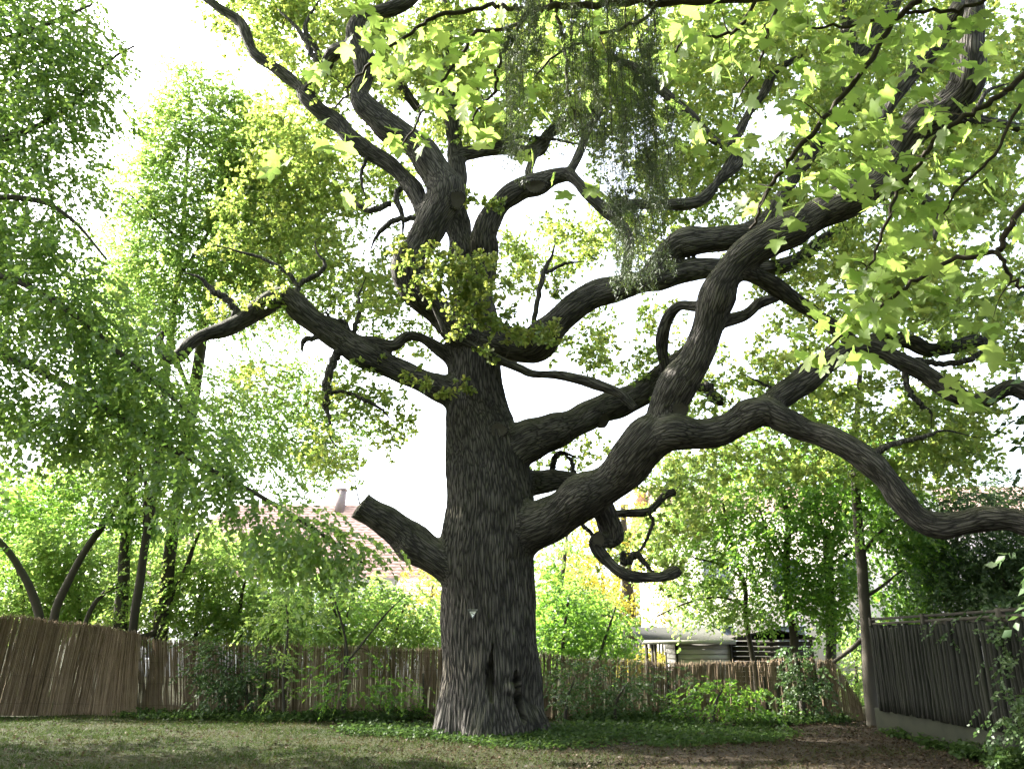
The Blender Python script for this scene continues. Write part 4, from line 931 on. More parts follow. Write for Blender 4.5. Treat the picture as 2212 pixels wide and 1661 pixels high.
def roof_sheet(name, root, A, B, Cc, D, rows, parent=None):
    """sloping roof from eave A-B to ridge D-C, laid as overlapping tile courses"""
    A, B, Cc, D = (np.array(p, float) for p in (A, B, Cc, D)); n = unit(np.cross(B - A, D - A)); b = MB()
    if n[2] < 0: n = -n
    for k in range(rows):
        t0, t1 = k / rows, min(1, (k + 1.25) / rows)
        p0, p1, q0, q1 = A + (D - A) * t0, B + (Cc - B) * t0, A + (D - A) * t1, B + (Cc - B) * t1
        w = max(2, int(np.linalg.norm(p1 - p0) / .28))
        u = np.linspace(0, 1, w + 1)[:, None]; wav = (np.arange(w + 1) % 2)[:, None] * .035 * n
        lo = p0 + (p1 - p0) * u + n * .055 + wav; hi = q0 + (q1 - q0) * u + n * .02 + wav * .6; un = p0 + (p1 - p0) * u
        V = np.vstack([lo, hi, un]); i = np.arange(w)
        b.add(V, np.vstack([np.stack([i, i + 1, i + w + 2, i + w + 1], -1), np.stack([i + 2 * w + 2, i + 2 * w + 3, i + 1, i], -1)]), rnd=.5 + rng.uniform(-.25, .25))
    return link(name, b.mesh(name), TILE, parent or root)
def window(root, x, Y, z, w, h):
    b = MB()
    for dx, dz, sw, sh in ((-w / 2, 0, .07, h), (w / 2, 0, .07, h), (0, h / 2, w + .07, .07), (0, -h / 2, w + .07, .07), (0, 0, .05, h)):
        b.box((x + dx, Y - .02, z + dz), (sw, .08, sh))
    f = link('window', b.mesh('window'), FRAME, root)
    b = MB(); b.box((x, Y + .0, z), (w, .03, h)); link('pane', b.mesh('pane'), GLASSW, f)
    b = MB(); b.box((x, Y - .06, z - h / 2 - .06), (w + .25, .16, .05)); link('sill', b.mesh('sill'), FRAME, f)
def house_left():
    Y = 46.0; ze = height_of(870, 1245, Y); zr = height_of(700, 1088, Y + 4); xl, xr = gx(500, Y) - 6, gx(905, Y); D = 9.0
    root = thing('tiled_house', 'white house with a red tiled hipped roof and small chimney', 'house', (float((xl + xr) / 2), Y + D / 2, 0))
    b = MB(); b.box(((xl + xr) / 2, Y + D / 2, ze / 2), (xr - xl, D, ze)); link('wall', b.mesh('wall'), PLASTER2, root)
    o = .5; e = ze - .1; rx = gx(780, Y + 4)
    E = [(xl - o, Y - o, e), (xr + o, Y - o, e), (xr + o, Y + D + o, e), (xl - o, Y + D + o, e)]; R0, R1 = (xl + 3.5, Y + D / 2, zr), (rx, Y + D / 2, zr)
    rf = roof_sheet('roof', root, E[0], E[1], R1, R0, 26); roof_sheet('roof', root, E[2], E[3], R0, R1, 26); roof_sheet('roof', root, E[1], E[2], R1, R1, 26); roof_sheet('roof', root, E[3], E[0], R0, R0, 26)
    b = MB(); cxx = gx(706, Y + 4); b.box((cxx, Y + D / 2 - .4, zr + .1), (.55, .55, 1.5)); b.box((cxx, Y + D / 2 - .4, zr + .9), (.66, .66, .1)); link('chimney', b.mesh('chimney'), CHIM, rf)
    for x in np.arange(xl + 1.6, xr - .8, 2.6):
        for z in (1.6, ze - 1.2): window(root, x, Y - .03, z, 1.1, 1.35)
    # lower annexe with its own lean roof in front of the corner
    b = MB(); xa, xb = gx(850, Y - 3), gx(1010, Y - 3); za = height_of(880, 1300, Y - 3); b.box(((xa + xb) / 2, Y - 1.5, za / 2), (xb - xa, 2.9, za)); link('annexe', b.mesh('annexe'), PLASTER2, root)
    roof_sheet('roof', root, (xa - .3, Y - 3.3, za), (xb + .3, Y - 3.3, za), (xb + .3, Y - .1, za + 1.6), (xa - .3, Y - .1, za + 1.6), 6)
house_left()
def house_right():
    Y = 37.0; ze = height_of(2000, 1112, Y); zr = height_of(2000, 1052, Y + 5.5); xl, xr = gx(1480, Y), gx(2212, Y) + 8; D = 11.0
    root = thing('apartment_house', 'pale pink apartment house with red roof behind the trees', 'house', (float((xl + xr) / 2), Y + D / 2, 0))
    b = MB(); b.box(((xl + xr) / 2, Y + D / 2, ze / 2), (xr - xl, D, ze)); link('wall', b.mesh('wall'), PLASTER, root)
    o = .6; e = ze - .1
    roof_sheet('roof', root, (xl - o, Y - o, e), (xr + o, Y - o, e), (xr + o, Y + D / 2, zr), (xl - o, Y + D / 2, zr), 18); roof_sheet('roof', root, (xr + o, Y + D + o, e), (xl - o, Y + D + o, e), (xl - o, Y + D / 2, zr), (xr + o, Y + D / 2, zr), 18)
    for x in (xl + .02, xr - .02):
        b = MB(); b.prism([(Y, ze - .05), (Y + D, ze - .05), (Y + D / 2, zr - .1)], 0, x - .02, x + .02, .5); link('gable', b.mesh('gable'), PLASTER, root)
    xd = gx(2010, Y)
    b = MB(); b.prism([(xd - 1.6, ze - .4), (xd + 1.6, ze - .4), (xd + 1.6, ze + .9), (xd, ze + 2.1), (xd - 1.6, ze + .9)], 1, Y - .35, Y + 2.5, .5); dm = link('dormer', b.mesh('dormer'), PLASTER2, root)
    b = MB(); b.box((xd, Y - .37, ze + .4), (1.1, .06, 1.1)); link('dormer_window', b.mesh('dormer_window'), GLASSW, dm)
    for x in np.arange(xl + 1.8, xr - 1, 3.1):
        for z in (1.7, 4.6, 7.4):
            if z + 1 < ze: window(root, x, Y - .03, z, 1.25, 1.5)
house_right()

# ================================================================== TREES AND SHRUBS
# ---- hornbeam at the left, its trunk just outside the view, boughs sweeping in
build_tree('hornbeam_tree', 'dark green hornbeam whose drooping boughs sweep down towards the tiled roof', 'tree',
    [('trunk', [(-330,1700,34,11),(-320,1300,30),(-300,900,26),(-310,500,22),(-290,100,16),(-280,-250,9,11)], True),
     ('bough', [(-305,760,14,11),(-120,740,11,10.8),(60,790,9),(220,880,7),(400,985,6),(560,1070,5),(690,1150,4),(790,1220,2.5,10.2)], False),
     ('bough', [(-310,560,13,11),(-150,560,10),(20,600,8,10.5),(160,680,6),(300,800,5),(420,900,3,10.3)], False),
     ('bough', [(-300,350,12,11),(-130,330,9),(40,290,7,10.6),(150,230,5),(240,130,3),(290,100,2,10.3)], False),
     ('bough', [(-295,180,11,11),(-120,120,9),(30,80,6,10.6),(130,40,4),(200,10,2.5,10.4)], False),
     ('bough', [(-305,460,11,11),(-120,430,8),(60,430,6,10.6),(150,470,4),(230,560,2.5,10.4)], False)],
    [(20,40,150,110,9.8,11.6),(120,110,130,80,9.8,11.4),(190,160,70,45,10,11,.7),(40,230,170,90,9.8,11.6),(170,260,80,50,10,11.2,.6),(60,360,160,70,9.8,11.6,.75),(170,400,60,60,10,11,.35),(30,480,130,80,9.8,11.6,.8),
     (130,540,90,60,10,11.2,.5),(40,600,150,80,9.8,11.6),(160,660,110,60,9.8,11.2,.9),(40,730,150,70,9.8,11.6),(220,760,130,60,9.8,11.2),(100,840,180,60,9.8,11.4),(310,850,110,60,9.8,11.2,.8),(220,920,170,50,9.8,11.2),(400,960,110,50,9.8,11,.9),
     (90,930,120,45,10,11.4,.7),(360,1030,140,40,9.8,10.8),(480,1060,110,45,9.6,10.6),(580,1120,110,45,9.6,10.6),(660,1170,90,40,9.6,10.4),(730,1195,70,38,9.6,10.3),(770,1225,35,30,9.7,10.2,.9),(600,1190,60,30,9.7,10.3,.6),
     (-60,-120,260,110,10,12,.7),(-180,250,140,300,10,13,.6),(-180,750,140,220,10,13,.6),(-420,300,160,400,9,13.5,.4)],
    HORNLEAF, lai=2.5, leaf=(0.088, 0.058), per=64, radius=0.36, out=(0.55, -0.25, -0.55), r0=.006, shape=RHOMB)
# ---- a second hornbeam further back, added beside the view to keep the low sun off the lawn
build_tree('hornbeam_tree', 'broad hornbeam added out of view beside the lawn to shade it', 'tree',
    [('trunk', [(-430,1640,30,15),(-425,1300,27),(-420,900,24),(-400,500,18),(-390,100,10,15)], True), ('bough', [(-420,800,12,15),(-250,600,9,14.5),(-80,480,5,14)], False), ('bough', [(-410,500,12,15),(-330,300,8,16.5),(-200,100,5,17.5)], False), ('bough', [(-425,900,12,15),(-350,820,8,17),(-200,700,5,18)], False)],
    [(-200,250,150,230,13,18.5,.55),(-330,650,200,250,12.5,18.5,.6),(-420,200,200,300,12,18,.6),(-120,620,110,160,14,18.5,.5),(-150,950,130,140,14,18.5,.5),(-40,420,60,200,14.5,18,.4),(-250,-150,250,150,13,18,.5),(-330,1050,160,120,13,18,.5),(-650,300,160,400,11,19,.5),(-600,800,160,250,11,19,.5),(100,-330,260,130,12,18,.6),(420,-330,220,120,12,18,.5),(-650,-150,250,150,11,18,.5)],
    HORNLEAF, lai=3.9, leaf=(0.21, 0.15), per=48, radius=0.75, out=(0.4, -0.25, -0.4), r0=.008)
# ---- slender trees at the left end of the fence
S_ = 'slender young trees by the reed fence'
build_tree('slender_tree', 'slender forked tree with a thin dark leader and fresh green leaves', 'tree',
    [('trunk', [(284,1385,9,22.2),(292,1320,9),(303,1250,9),(316,1160,9),(330,1080,9),(345,960,9),(355,850,8),(366,740,7.5),(384,600,7),(394,500,5),(404,350,4),(412,240,3),(402,150,2,20.8)], True),
     ('branch', [(316,1150,6,21.9),(312,1100,5),(318,1060,4),(300,1000,3,21.3)], False),
     ('branch', [(384,600,4,20.4),(440,520,3.5),(480,430,3),(500,340,2,20.2)], False),
     ('branch', [(360,790,4,20.4),(420,740,3),(470,700,2,20.2)], False), ('branch', [(392,520,4,20.4),(330,470,3),(280,420,2,20.4)], False)],
    [(400,175,45,50,20,20.9,.9),(440,230,100,60,19.8,21),(510,270,80,60,19.8,21,.9),(350,290,80,55,20,21,.8),(430,340,130,60,19.6,21),(540,370,70,70,19.8,21,.8),(310,400,90,50,20,21,.7),(420,440,140,60,19.6,21,.9),(300,490,100,45,20,21,.8),
     (500,500,110,50,19.8,21,.8),(380,550,140,50,19.6,21,.9),(270,590,80,45,20,21,.7),(470,590,100,45,19.8,21,.7),(360,660,120,50,19.8,21,.7),(470,680,90,40,20,21,.6),(330,720,90,45,20,21,.5),(420,830,90,40,20,21,.6),(500,880,90,40,20,21,.5),(560,960,80,40,20,21,.55),(620,1020,60,40,20,21,.5)],
    LIGHTLEAF, lai=2.6, leaf=(0.108, 0.074), per=56, radius=.45, out=(0.3, -.3, -.25), group=None)
build_tree('slender_tree', 'ivy-grown tree with stout lower trunk behind the tall reed fence', 'tree',
    [('trunk', [(345,1390,15,23.5),(350,1320,15),(362,1240,14),(374,1140,13),(392,1010,12),(412,900,12),(428,790,12),(440,700,11),(452,600,10),(464,500,8),(475,400,6),(500,280,4,23)], True),
     ('branch', [(345,1360,8,23.4),(310,1375,7),(262,1365,6,23)], False), ('branch', [(352,1330,5,23.4),(400,1230,5),(418,1180,4),(432,1150,3,23.2)], False),
     ('branch', [(452,600,6,23.3),(495,560,5),(520,520,4),(545,440,3,23)], False), ('branch', [(420,870,5,23.3),(380,770,5),(370,690,3,23.3)], False)],
    [(560,330,90,70,22,24.5,.7),(620,420,80,70,22,24.5,.6),(540,450,90,60,22,24.5,.7),(600,560,90,50,22,24.5,.55),(520,600,70,50,22,24.5,.6),(560,690,90,40,22,24,.45),(640,260,60,60,22,24,.5),(330,600,90,60,22,24.5,.6),(270,700,90,60,22,24.5,.7),(540,830,80,40,22,24,.5),(580,900,90,40,22,24,.5),(640,330,70,70,22,24.5,.6),(680,520,70,60,22,24.5,.45),(640,620,80,50,22,24.5,.45),(600,800,90,40,22,24,.5),(660,870,90,45,22,24,.45),(740,930,80,40,22,24,.4),(620,980,100,40,22,24,.5),
     (660,940,80,45,22,24,.5),(700,1000,70,35,22,24,.4),(470,960,80,50,22,24,.6),(330,880,80,60,22,24.5,.6),(240,820,90,60,22,24.5,.7),(200,640,80,60,22,24.5,.5)],
    LIGHTLEAF, lai=3.2, leaf=(0.112, 0.076), per=56, radius=.5, style='spray')
build_tree('slender_tree', 'straight dark trunk wrapped in ivy just behind the tall reed fence', 'tree',
    [('trunk', [(258,1385,15,23.0),(262,1320,14),(266,1250,13),(272,1170,12),(278,1110,11),(285,1000,10),(290,880,8),(300,760,6,22.8)], True), ('branch', [(262,1255,6,22.9),(215,1290,5),(190,1330,5),(182,1370,4,22.6)], False)],
    [(262,1330,24,50,22.5,23.2,1.2),(285,1010,90,60,22,24,.8),(250,940,90,50,22,24,.8),(330,960,80,50,22,24,.7),(180,1020,90,50,22,24,.8),(270,1230,18,60,22.6,23.1,.6)],
    LIGHTLEAF, lai=2.6, leaf=(0.105, 0.074), per=56, radius=.42)
build_tree('leaning_tree', 'thin stem leaning right over the tall reed fence', 'tree',
    [('trunk', [(113,1380,9,22.4),(120,1320,9),(145,1260,8),(190,1180,7.5),(250,1097,7),(300,1020,4,22)], True)],
    [(280,1090,70,40,21.6,23,.8),(200,1100,80,40,21.6,23,.7),(330,1130,60,40,21.6,23,.7)], SHRUBLEAF, lai=3.0, leaf=(0.105, 0.072), per=56, radius=.4)
build_tree('leaning_tree', 'thin stem leaning left above the fold of the tall reed fence', 'tree',
    [('trunk', [(90,1380,9,23.0),(84,1325,9),(60,1260,8),(25,1200,7),(-20,1150,6,23)], True)],
    [(0,1110,90,50,22,24,.8),(60,1060,90,45,22,24,.8),(-60,1200,80,50,22,24,.7)], SHRUBLEAF, lai=3.0, leaf=(0.105, 0.072), per=56, radius=.4)
# ---- shrubs behind the fence
def bush(name, label, stems, blobs, mat=SHRUBLEAF, **k):
    k.setdefault('lai', 2.9); k.setdefault('leaf', (0.115, 0.078)); k.setdefault('per', 56); k.setdefault('radius', .42)
    return build_tree(name, label, 'shrub', [('stem', s, True) for s in stems], blobs, mat, crown='foliage', **k)
bush('leafy_shrub', 'bright leafy shrub filling the space behind the tall reed fence', [[(40,1400,5,25.5),(50,1300,4),(30,1200,2,25.5)],[(180,1400,5,25.5),(170,1280,4),(200,1180,2,25.5)]],
     [(60,1180,120,60,24.5,27),(180,1170,110,60,24.5,27),(50,1280,130,60,24.5,27),(190,1260,110,70,24.5,27),(120,1330,190,40,24.5,27),(100,1090,110,50,25,27,.7)], LIGHTLEAF)
bush('leafy_shrub', 'dense green shrub arching over the thin reed fence between the stout trunk and saplings', [[(420,1400,5,24),(430,1300,4),(450,1190,2,24)],[(520,1400,5,24),(520,1300,4),(540,1220,2,24)]],
     [(420,1180,90,55,23.2,25.5),(520,1220,110,60,23,25.5),(440,1280,110,60,23,25.5),(550,1310,110,55,23,25.5),(430,1350,110,35,23,25),(560,1370,110,25,22.6,24.5),(340,1230,70,70,24,26,.8),(330,1330,70,50,24,26,.9)], LIGHTLEAF)
bush('leafy_shrub', 'light green shrub with upright stems behind the reed fence left of the oak', [[(745,1440,4,22.6),(735,1370,3.5),(720,1310,3),(700,1240,2,22.6)],[(735,1370,3,22.6),(760,1300,2.5),(775,1240,1.5,22.6)],[(850,1440,4,22.8),(855,1370,3),(880,1290,2,22.8)]],
     [(700,1300,90,50,22,24.5,.8),(790,1320,80,50,22,24.5,.8),(870,1330,70,50,22,24.5,.8),(920,1350,45,45,22,24.5,.9),(680,1360,100,35,22,24.5),(800,1380,90,25,22,24.5),(830,1270,50,25,22,24.5,.4),(920,1290,40,30,22,24,.5),(660,1240,70,35,22.5,24.5,.7),(890,1390,60,20,22,24)], LIGHTLEAF, lai=3.4)
bush('leafy_shrub', 'green bush against the right flank of the oak trunk behind the ragged fence', [[(1215,1430,5,22.5),(1220,1350,4),(1230,1280,2,22.5)],[(1290,1430,4,22.5),(1310,1370,3),(1330,1310,2,22.5)]],
     [(1210,1310,55,60,21.8,24,.8),(1250,1370,80,50,21.8,24),(1310,1395,50,30,21.8,24,.9),(1200,1400,50,40,21.6,23.6),(1300,1330,70,35,22,24,.5),(1190,1240,35,50,22,24,.4)], SHRUBLEAF, lai=3.2)
bush('climbing_shrub', 'dark tangled shrub hanging over the thin reed fence', [[(470,1545,4,20.9),(480,1480,3),(500,1430,2,20.9)],[(540,1545,4,20.9),(530,1480,3),(515,1420,2,20.9)]],
     [(470,1450,55,45,20.5,21.1,.9),(520,1490,50,40,20.4,21.1,.9),(450,1400,40,25,20.6,21.2,.7),(560,1450,50,35,20.5,21.1,.6),(500,1530,70,20,20.2,21)], DARKLEAF, lai=1.7, leaf=(.08, .05), radius=.3)
bush('sapling', 'thin sapling with pale leaves in front of the reed fence', [[(613,1558,3.5,20.3),(612,1480,3.2),(616,1420,3),(622,1360,2.5),(618,1290,2,20.2)]],
     [(620,1300,40,40,19.8,20.8,.7),(590,1350,50,30,19.8,20.8,.6),(660,1350,50,30,19.8,20.8,.6),(620,1430,45,40,19.8,20.6,.4),(600,1500,40,30,19.8,20.6,.4)], LIGHTLEAF, lai=1.5, radius=.3, leaf=(.085, .05))
bush('sapling', 'twiggy sapling crossing the reed fence next to the oak', [[(738,1555,3.5,20),(744,1480,3.2),(750,1420,3),(742,1360,2.5),(715,1270,2),(705,1230,1.5,20)],[(750,1430,2.5,20),(790,1380,2.2),(830,1330,2),(870,1290,1.2,20)]],
     [(700,1240,40,25,19.6,20.4,.5),(760,1300,50,30,19.6,20.4,.5),(860,1290,45,25,19.6,20.4,.5),(800,1480,60,30,19.5,20.3,.5),(700,1490,60,30,19.5,20.3,.5),(860,1500,60,30,19.5,20.3,.5),(760,1430,60,25,19.5,20.3,.3)], SHRUBLEAF, lai=1.5, radius=.3, leaf=(.085, .05))
bush('undergrowth_shrub', 'low dark undergrowth in front of the ragged fence beside the oak', [[(1220,1560,4,19.2),(1225,1510,3),(1240,1470,2,19.2)],[(1330,1560,4,19.2),(1330,1520,3),(1350,1480,2,19.2)]],
     [(1220,1500,50,40,18.8,20,.9),(1290,1510,60,35,18.8,20,.8),(1370,1510,60,30,18.8,20,.7),(1250,1450,50,30,19,20,.5),(1330,1460,60,30,19,20,.4),(1430,1480,60,40,19,20,.4),(1450,1530,60,20,18.8,20,.7)], DARKLEAF, lai=1.6, leaf=(.075, .045), radius=.3)
bush('undergrowth_shrub', 'round green bramble in front of the ragged fence below the shed wall', [[(1540,1560,4,19),(1545,1520,3),(1560,1490,2,19)]],
     [(1540,1500,50,25,18.6,19.6),(1590,1490,45,18,18.6,19.6,.9),(1500,1530,50,20,18.6,19.6),(1600,1530,60,22,18.6,19.6,.8),(1660,1540,60,18,18.6,19.6,.9)], SHRUBLEAF, lai=1.7, leaf=(.085, .055), radius=.28)
bush('ivy_column', 'dark ivy thicket climbing a thin stem in front of the reed fence', [[(1738,1560,7,19.8),(1730,1500,6),(1722,1440,5),(1716,1410,4,19.9)]],
     [(1735,1460,32,40,19.4,20.1),(1745,1520,36,35,19.3,20.1),(1715,1425,34,22,19.5,20.2,.9),(1770,1470,26,26,19.5,20.1,.7),(1700,1545,50,18,19.2,20)], DARKLEAF, lai=2.0, leaf=(.08, .06), radius=.26)
# ---- trees behind the right-hand fence
build_tree('garden_tree', 'thin leaning tree with light leaves beside the silvered shed wall', 'tree',
    [('trunk', [(1632,1450,6,23.2),(1622,1400,5.5),(1610,1330,5),(1610,1274,5),(1592,1213,4.5),(1577,1158,4),(1560,1080,2.5,23)], True), ('branch', [(1605,1250,3,23),(1560,1220,3),(1500,1205,2,22.6)], False), ('branch', [(1612,1310,3,23),(1560,1290,2.5),(1490,1300,2),(1420,1330,1.5,22.2)], False)],
    [(1480,1010,90,50,22,24.5,.5),(1560,1040,100,50,22,24.5,.5),(1500,1090,80,40,22,24,.5),(1440,1130,70,50,22,24,.5),(1560,1110,90,50,22,24,.6),(1490,1170,90,45,22,24,.6),(1590,1190,80,45,22,24,.5),(1480,1240,90,40,22,24,.6),(1580,1270,80,40,22,24,.5),(1520,1315,80,22,21.8,24,.7),(1600,1335,60,16,21.8,23.6,.6)],
    LIGHTLEAF, lai=3.2, leaf=(.11, .075), per=56, radius=.42, style='spray', out=(-.5, -.3, -.2))
build_tree('garden_tree', 'crooked dark tree rising in front of the dark lean-to', 'tree',
    [('trunk', [(1717,1450,11,22.4),(1716,1400,10),(1713,1360,9),(1703,1310,8.5),(1699,1202,7.5),(1704,1129,7),(1690,1067,5),(1680,1000,3,22)], True), ('branch', [(1703,1135,5,22.2),(1730,1110,4),(1765,1070,3,22)], False), ('branch', [(1700,1210,4,22.3),(1660,1150,3),(1640,1100,2,22)], False), ('branch', [(1708,1330,5,22.3),(1735,1290,4),(1750,1220,2.5,22.1)], False)],
    [(1650,960,100,50,21.4,24,.5),(1740,980,100,50,21.4,24,.5),(1600,1160,60,40,21,23.4,.4),(1660,1040,100,45,21,23.4,.6),(1740,1060,90,45,21,23.4,.65),(1640,1120,80,45,21,23.4,.45),(1740,1140,80,50,21,23.4,.6),(1680,1200,80,45,21,23.4,.5),(1740,1250,70,50,21,23,.8),(1760,1310,60,40,21,23,.8),(1680,1290,60,40,21,23.4,.4),(1650,1320,50,25,21,23.2,.4)],
    SHRUBLEAF, lai=3.4, leaf=(.11, .075), per=56, radius=.42, style='spray')
build_tree('garden_tree', 'dark tree forking into two stems right of the lean-to', 'tree',
    [('trunk', [(1795,1470,11,22.6),(1795,1400,11),(1794,1311,10),(1788,1202,9),(1785,1165,8),(1773,1140,7),(1762,1092,5),(1760,1020,3,22.4)], True), ('branch', [(1787,1180,7,22.5),(1815,1130,6),(1835,1100,5),(1850,1060,3,22.2)], False), ('branch', [(1790,1220,4,22.5),(1840,1190,3),(1880,1160,2,22.2)], False)],
    [(1820,960,100,50,21.6,24,.5),(1860,1000,80,50,21.6,24,.5),(1860,1250,40,40,21.4,23.4,.4),(1790,1040,90,45,21.4,23.6,.6),(1850,1080,80,50,21.4,23.6,.65),(1800,1120,80,40,21.4,23.6,.5),(1830,1190,70,40,21.4,23.6,.5),(1790,1250,60,40,21.4,23.4,.55),(1790,1340,50,40,21.6,23.2,.5),(1830,1290,50,30,21.4,23,.4)],
    SHRUBLEAF, lai=3.4, leaf=(.11, .075), per=56, radius=.42, style='spray')
build_tree('straight_tree', 'straight smooth tree standing at the corner of the palisade fence', 'tree',
    [('trunk', [(1888,1560,15,18.7),(1882,1520,14.5),(1877,1460,14),(1874,1400,13),(1868,1311,12),(1863,1238,11),(1854,1129,10),(1848,1040,9),(1850,930,7),(1858,800,5,18.6)], True), ('branch', [(1872,1370,5,18.7),(1840,1400,5),(1800,1430,4,18.9)], False),
     ('branch', [(1866,1290,4,18.7),(1900,1270,3.5),(1950,1230,2.5,18.4)], False), ('branch', [(1860,1200,4,18.7),(1900,1150,3),(1960,1110,2,18.4)], False), ('branch', [(1876,1440,6,18.7),(1905,1400,5),(1940,1350,4,18.8)], False)],
    [(1930,1140,70,50,18,19.6,.8),(1960,1210,70,45,18,19.6,.9),(1910,1080,80,45,18,19.6,.7),(1970,1280,60,35,18,19.4,.9),(1930,1320,40,30,18.2,19.4,.7),(1900,1010,90,40,18,19.6,.6)],
    SHRUBLEAF, lai=3.4, leaf=(.11, .075), per=56, radius=.4, style='spray', out=(.3, -.3, -.4))
build_tree('evergreen_hedge', 'tall dark evergreen growing behind the palisade fence', 'tree',
    [('trunk', [(1990,1400,8,19.5),(1985,1300,7),(2000,1200,5),(2010,1100,3,19.5)], True), ('trunk', [(2052,1400,8,19.2),(2050,1310,7),(2060,1200,5),(2080,1100,3,19.2)], True), ('trunk', [(2180,1400,8,18.0),(2170,1300,7),(2160,1200,4,18)], True)],
    [(2000,1150,80,50,18.4,20.4),(2080,1110,90,45,18,20.4,.9),(2170,1150,80,50,17.4,19.6),(2030,1220,90,45,18.2,20),(2120,1220,90,45,17.6,19.6),(2200,1230,60,50,17,19.2),(2060,1280,90,35,17.8,19.6),(2160,1300,80,40,17,19.2),(2230,1310,60,50,16.5,18.6),(2000,1310,50,30,18.4,19.8,.7),(2150,1060,80,35,18,20,.6),(2260,1180,60,90,16.5,18.6)],
    DARKLEAF, lai=3.2, leaf=(.11, .052), per=64, radius=.42, style='spray', out=(-.1, -.7, -.35))
build_tree('shade_evergreen', 'broad dark evergreen added out of view to shade the palisade fence', 'tree',  # unseen tree, added to darken the right-hand side
    [('trunk', [(2700,1640,22,12.5),(2690,1200,18),(2680,700,14),(2660,200,9,12.5)], True), ('bough', [(2685,900,9,12.5),(2500,860,6),(2330,880,3,12.6)], False), ('bough', [(2680,600,9,12.5),(2450,500,6),(2300,470,3,12.2)], False)],
    [(2420,1180,150,130,10.5,14.5,.8),(2450,900,180,160,10,15,.8),(2450,560,180,180,9.5,15,.7),(2650,800,160,350,9,16,.6),(2500,200,220,180,9,15,.6),(2290,1000,50,90,12.5,15,.7),(2560,1300,140,60,8.5,14,.8)],
    DARKLEAF, lai=2.4, leaf=(.17, .10), per=48, radius=.6, style='spray', out=(-.4, -.3, -.4))
build_tree('climbing_vine', 'leafy vine spilling over the top of the palisade fence', 'vine',
    [('stem', [(2230,1640,5,11.9),(2215,1500,4,12.4),(2190,1380,3.5,13),(2120,1345,3),(2040,1350,2,15)], True)],
    [(2160,1325,60,22,12.6,13.8,.9),(2200,1350,40,40,12,13,.9),(2090,1345,50,14,13.6,15,.8),(2190,1420,35,35,12,12.8,.5),(2200,1500,22,50,11.8,12.5,.5),(2060,1370,30,12,14,15.2,.4),(2180,1580,40,40,11.8,13,.8),(2215,1560,30,50,11.3,12.4,.9)],
    DARKLEAF, lai=1.5, leaf=(.065, .045), per=48, radius=.24, style='spray', out=(-.5, -.4, -.3), crown='foliage')
# ---- sunlit garden beyond
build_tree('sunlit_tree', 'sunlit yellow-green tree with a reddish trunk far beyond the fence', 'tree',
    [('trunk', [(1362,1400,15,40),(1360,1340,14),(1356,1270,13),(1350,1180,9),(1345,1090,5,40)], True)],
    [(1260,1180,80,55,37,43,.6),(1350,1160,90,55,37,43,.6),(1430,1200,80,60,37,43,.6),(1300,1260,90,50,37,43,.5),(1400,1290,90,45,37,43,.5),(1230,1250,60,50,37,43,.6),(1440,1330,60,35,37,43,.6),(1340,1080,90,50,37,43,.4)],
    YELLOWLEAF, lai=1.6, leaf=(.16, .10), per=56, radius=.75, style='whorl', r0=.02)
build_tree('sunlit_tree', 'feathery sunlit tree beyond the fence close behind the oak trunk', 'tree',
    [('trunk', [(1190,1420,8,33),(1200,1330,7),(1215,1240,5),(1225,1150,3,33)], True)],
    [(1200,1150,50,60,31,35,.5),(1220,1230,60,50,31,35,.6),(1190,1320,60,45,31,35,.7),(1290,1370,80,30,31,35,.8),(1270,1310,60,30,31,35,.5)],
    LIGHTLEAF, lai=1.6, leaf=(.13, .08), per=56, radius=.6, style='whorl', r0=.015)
bush('leafy_shrub', 'loose bright shrub between the lean-to and the palisade corner', [[(1850,1480,4,26),(1850,1400,3),(1855,1330,2,26)],[(1900,1480,4,26),(1895,1420,3),(1890,1370,2,26)]],
     [(1840,1370,40,40,25,27,.6),(1885,1400,35,50,25,27,.6),(1850,1450,50,40,25,27,.7),(1900,1480,40,40,25,27,.7),(1840,1500,40,25,24.6,26.4,.9)], LIGHTLEAF, lai=2.4)
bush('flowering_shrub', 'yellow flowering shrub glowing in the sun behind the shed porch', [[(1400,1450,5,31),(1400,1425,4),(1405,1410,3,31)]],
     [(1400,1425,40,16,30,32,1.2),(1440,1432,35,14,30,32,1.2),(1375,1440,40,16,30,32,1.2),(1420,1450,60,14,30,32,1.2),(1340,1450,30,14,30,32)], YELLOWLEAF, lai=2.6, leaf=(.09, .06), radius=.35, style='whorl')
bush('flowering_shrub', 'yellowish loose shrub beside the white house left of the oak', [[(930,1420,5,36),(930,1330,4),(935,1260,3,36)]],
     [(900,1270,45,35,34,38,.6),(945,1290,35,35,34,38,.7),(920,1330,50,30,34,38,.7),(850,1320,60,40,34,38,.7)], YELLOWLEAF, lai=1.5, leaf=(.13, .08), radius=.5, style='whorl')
F_ = 'far trees on the horizon'
for k, (x, h, Y, lab) in enumerate(((330, 1120, 62, 'far rounded tree behind the tiled house chimney'), (60, 1080, 60, 'far tall tree behind the leaning stems'), (1300, 1200, 66, 'far broad tree behind the yellow-green tree'), (620, 1180, 75, 'far grey-green tree past the tiled house'))):
    build_tree('far_tree', lab, 'tree', [('trunk', [(x, 1400, 8, Y), (x + 4, 1300, 6), (x, h + 40, 3, Y)], True)],
               [(x, h + 40, 90, 60, Y - 3, Y + 3), (x - 60, h + 130, 110, 80, Y - 3, Y + 3), (x + 70, h + 120, 110, 80, Y - 3, Y + 3), (x, 1320, 190, 60, Y - 3, Y + 3)], SHRUBLEAF if k % 2 else LIGHTLEAF,
               lai=1.3, leaf=(.38, .27), per=48, radius=1.3, style='whorl', group=F_, r0=.03)

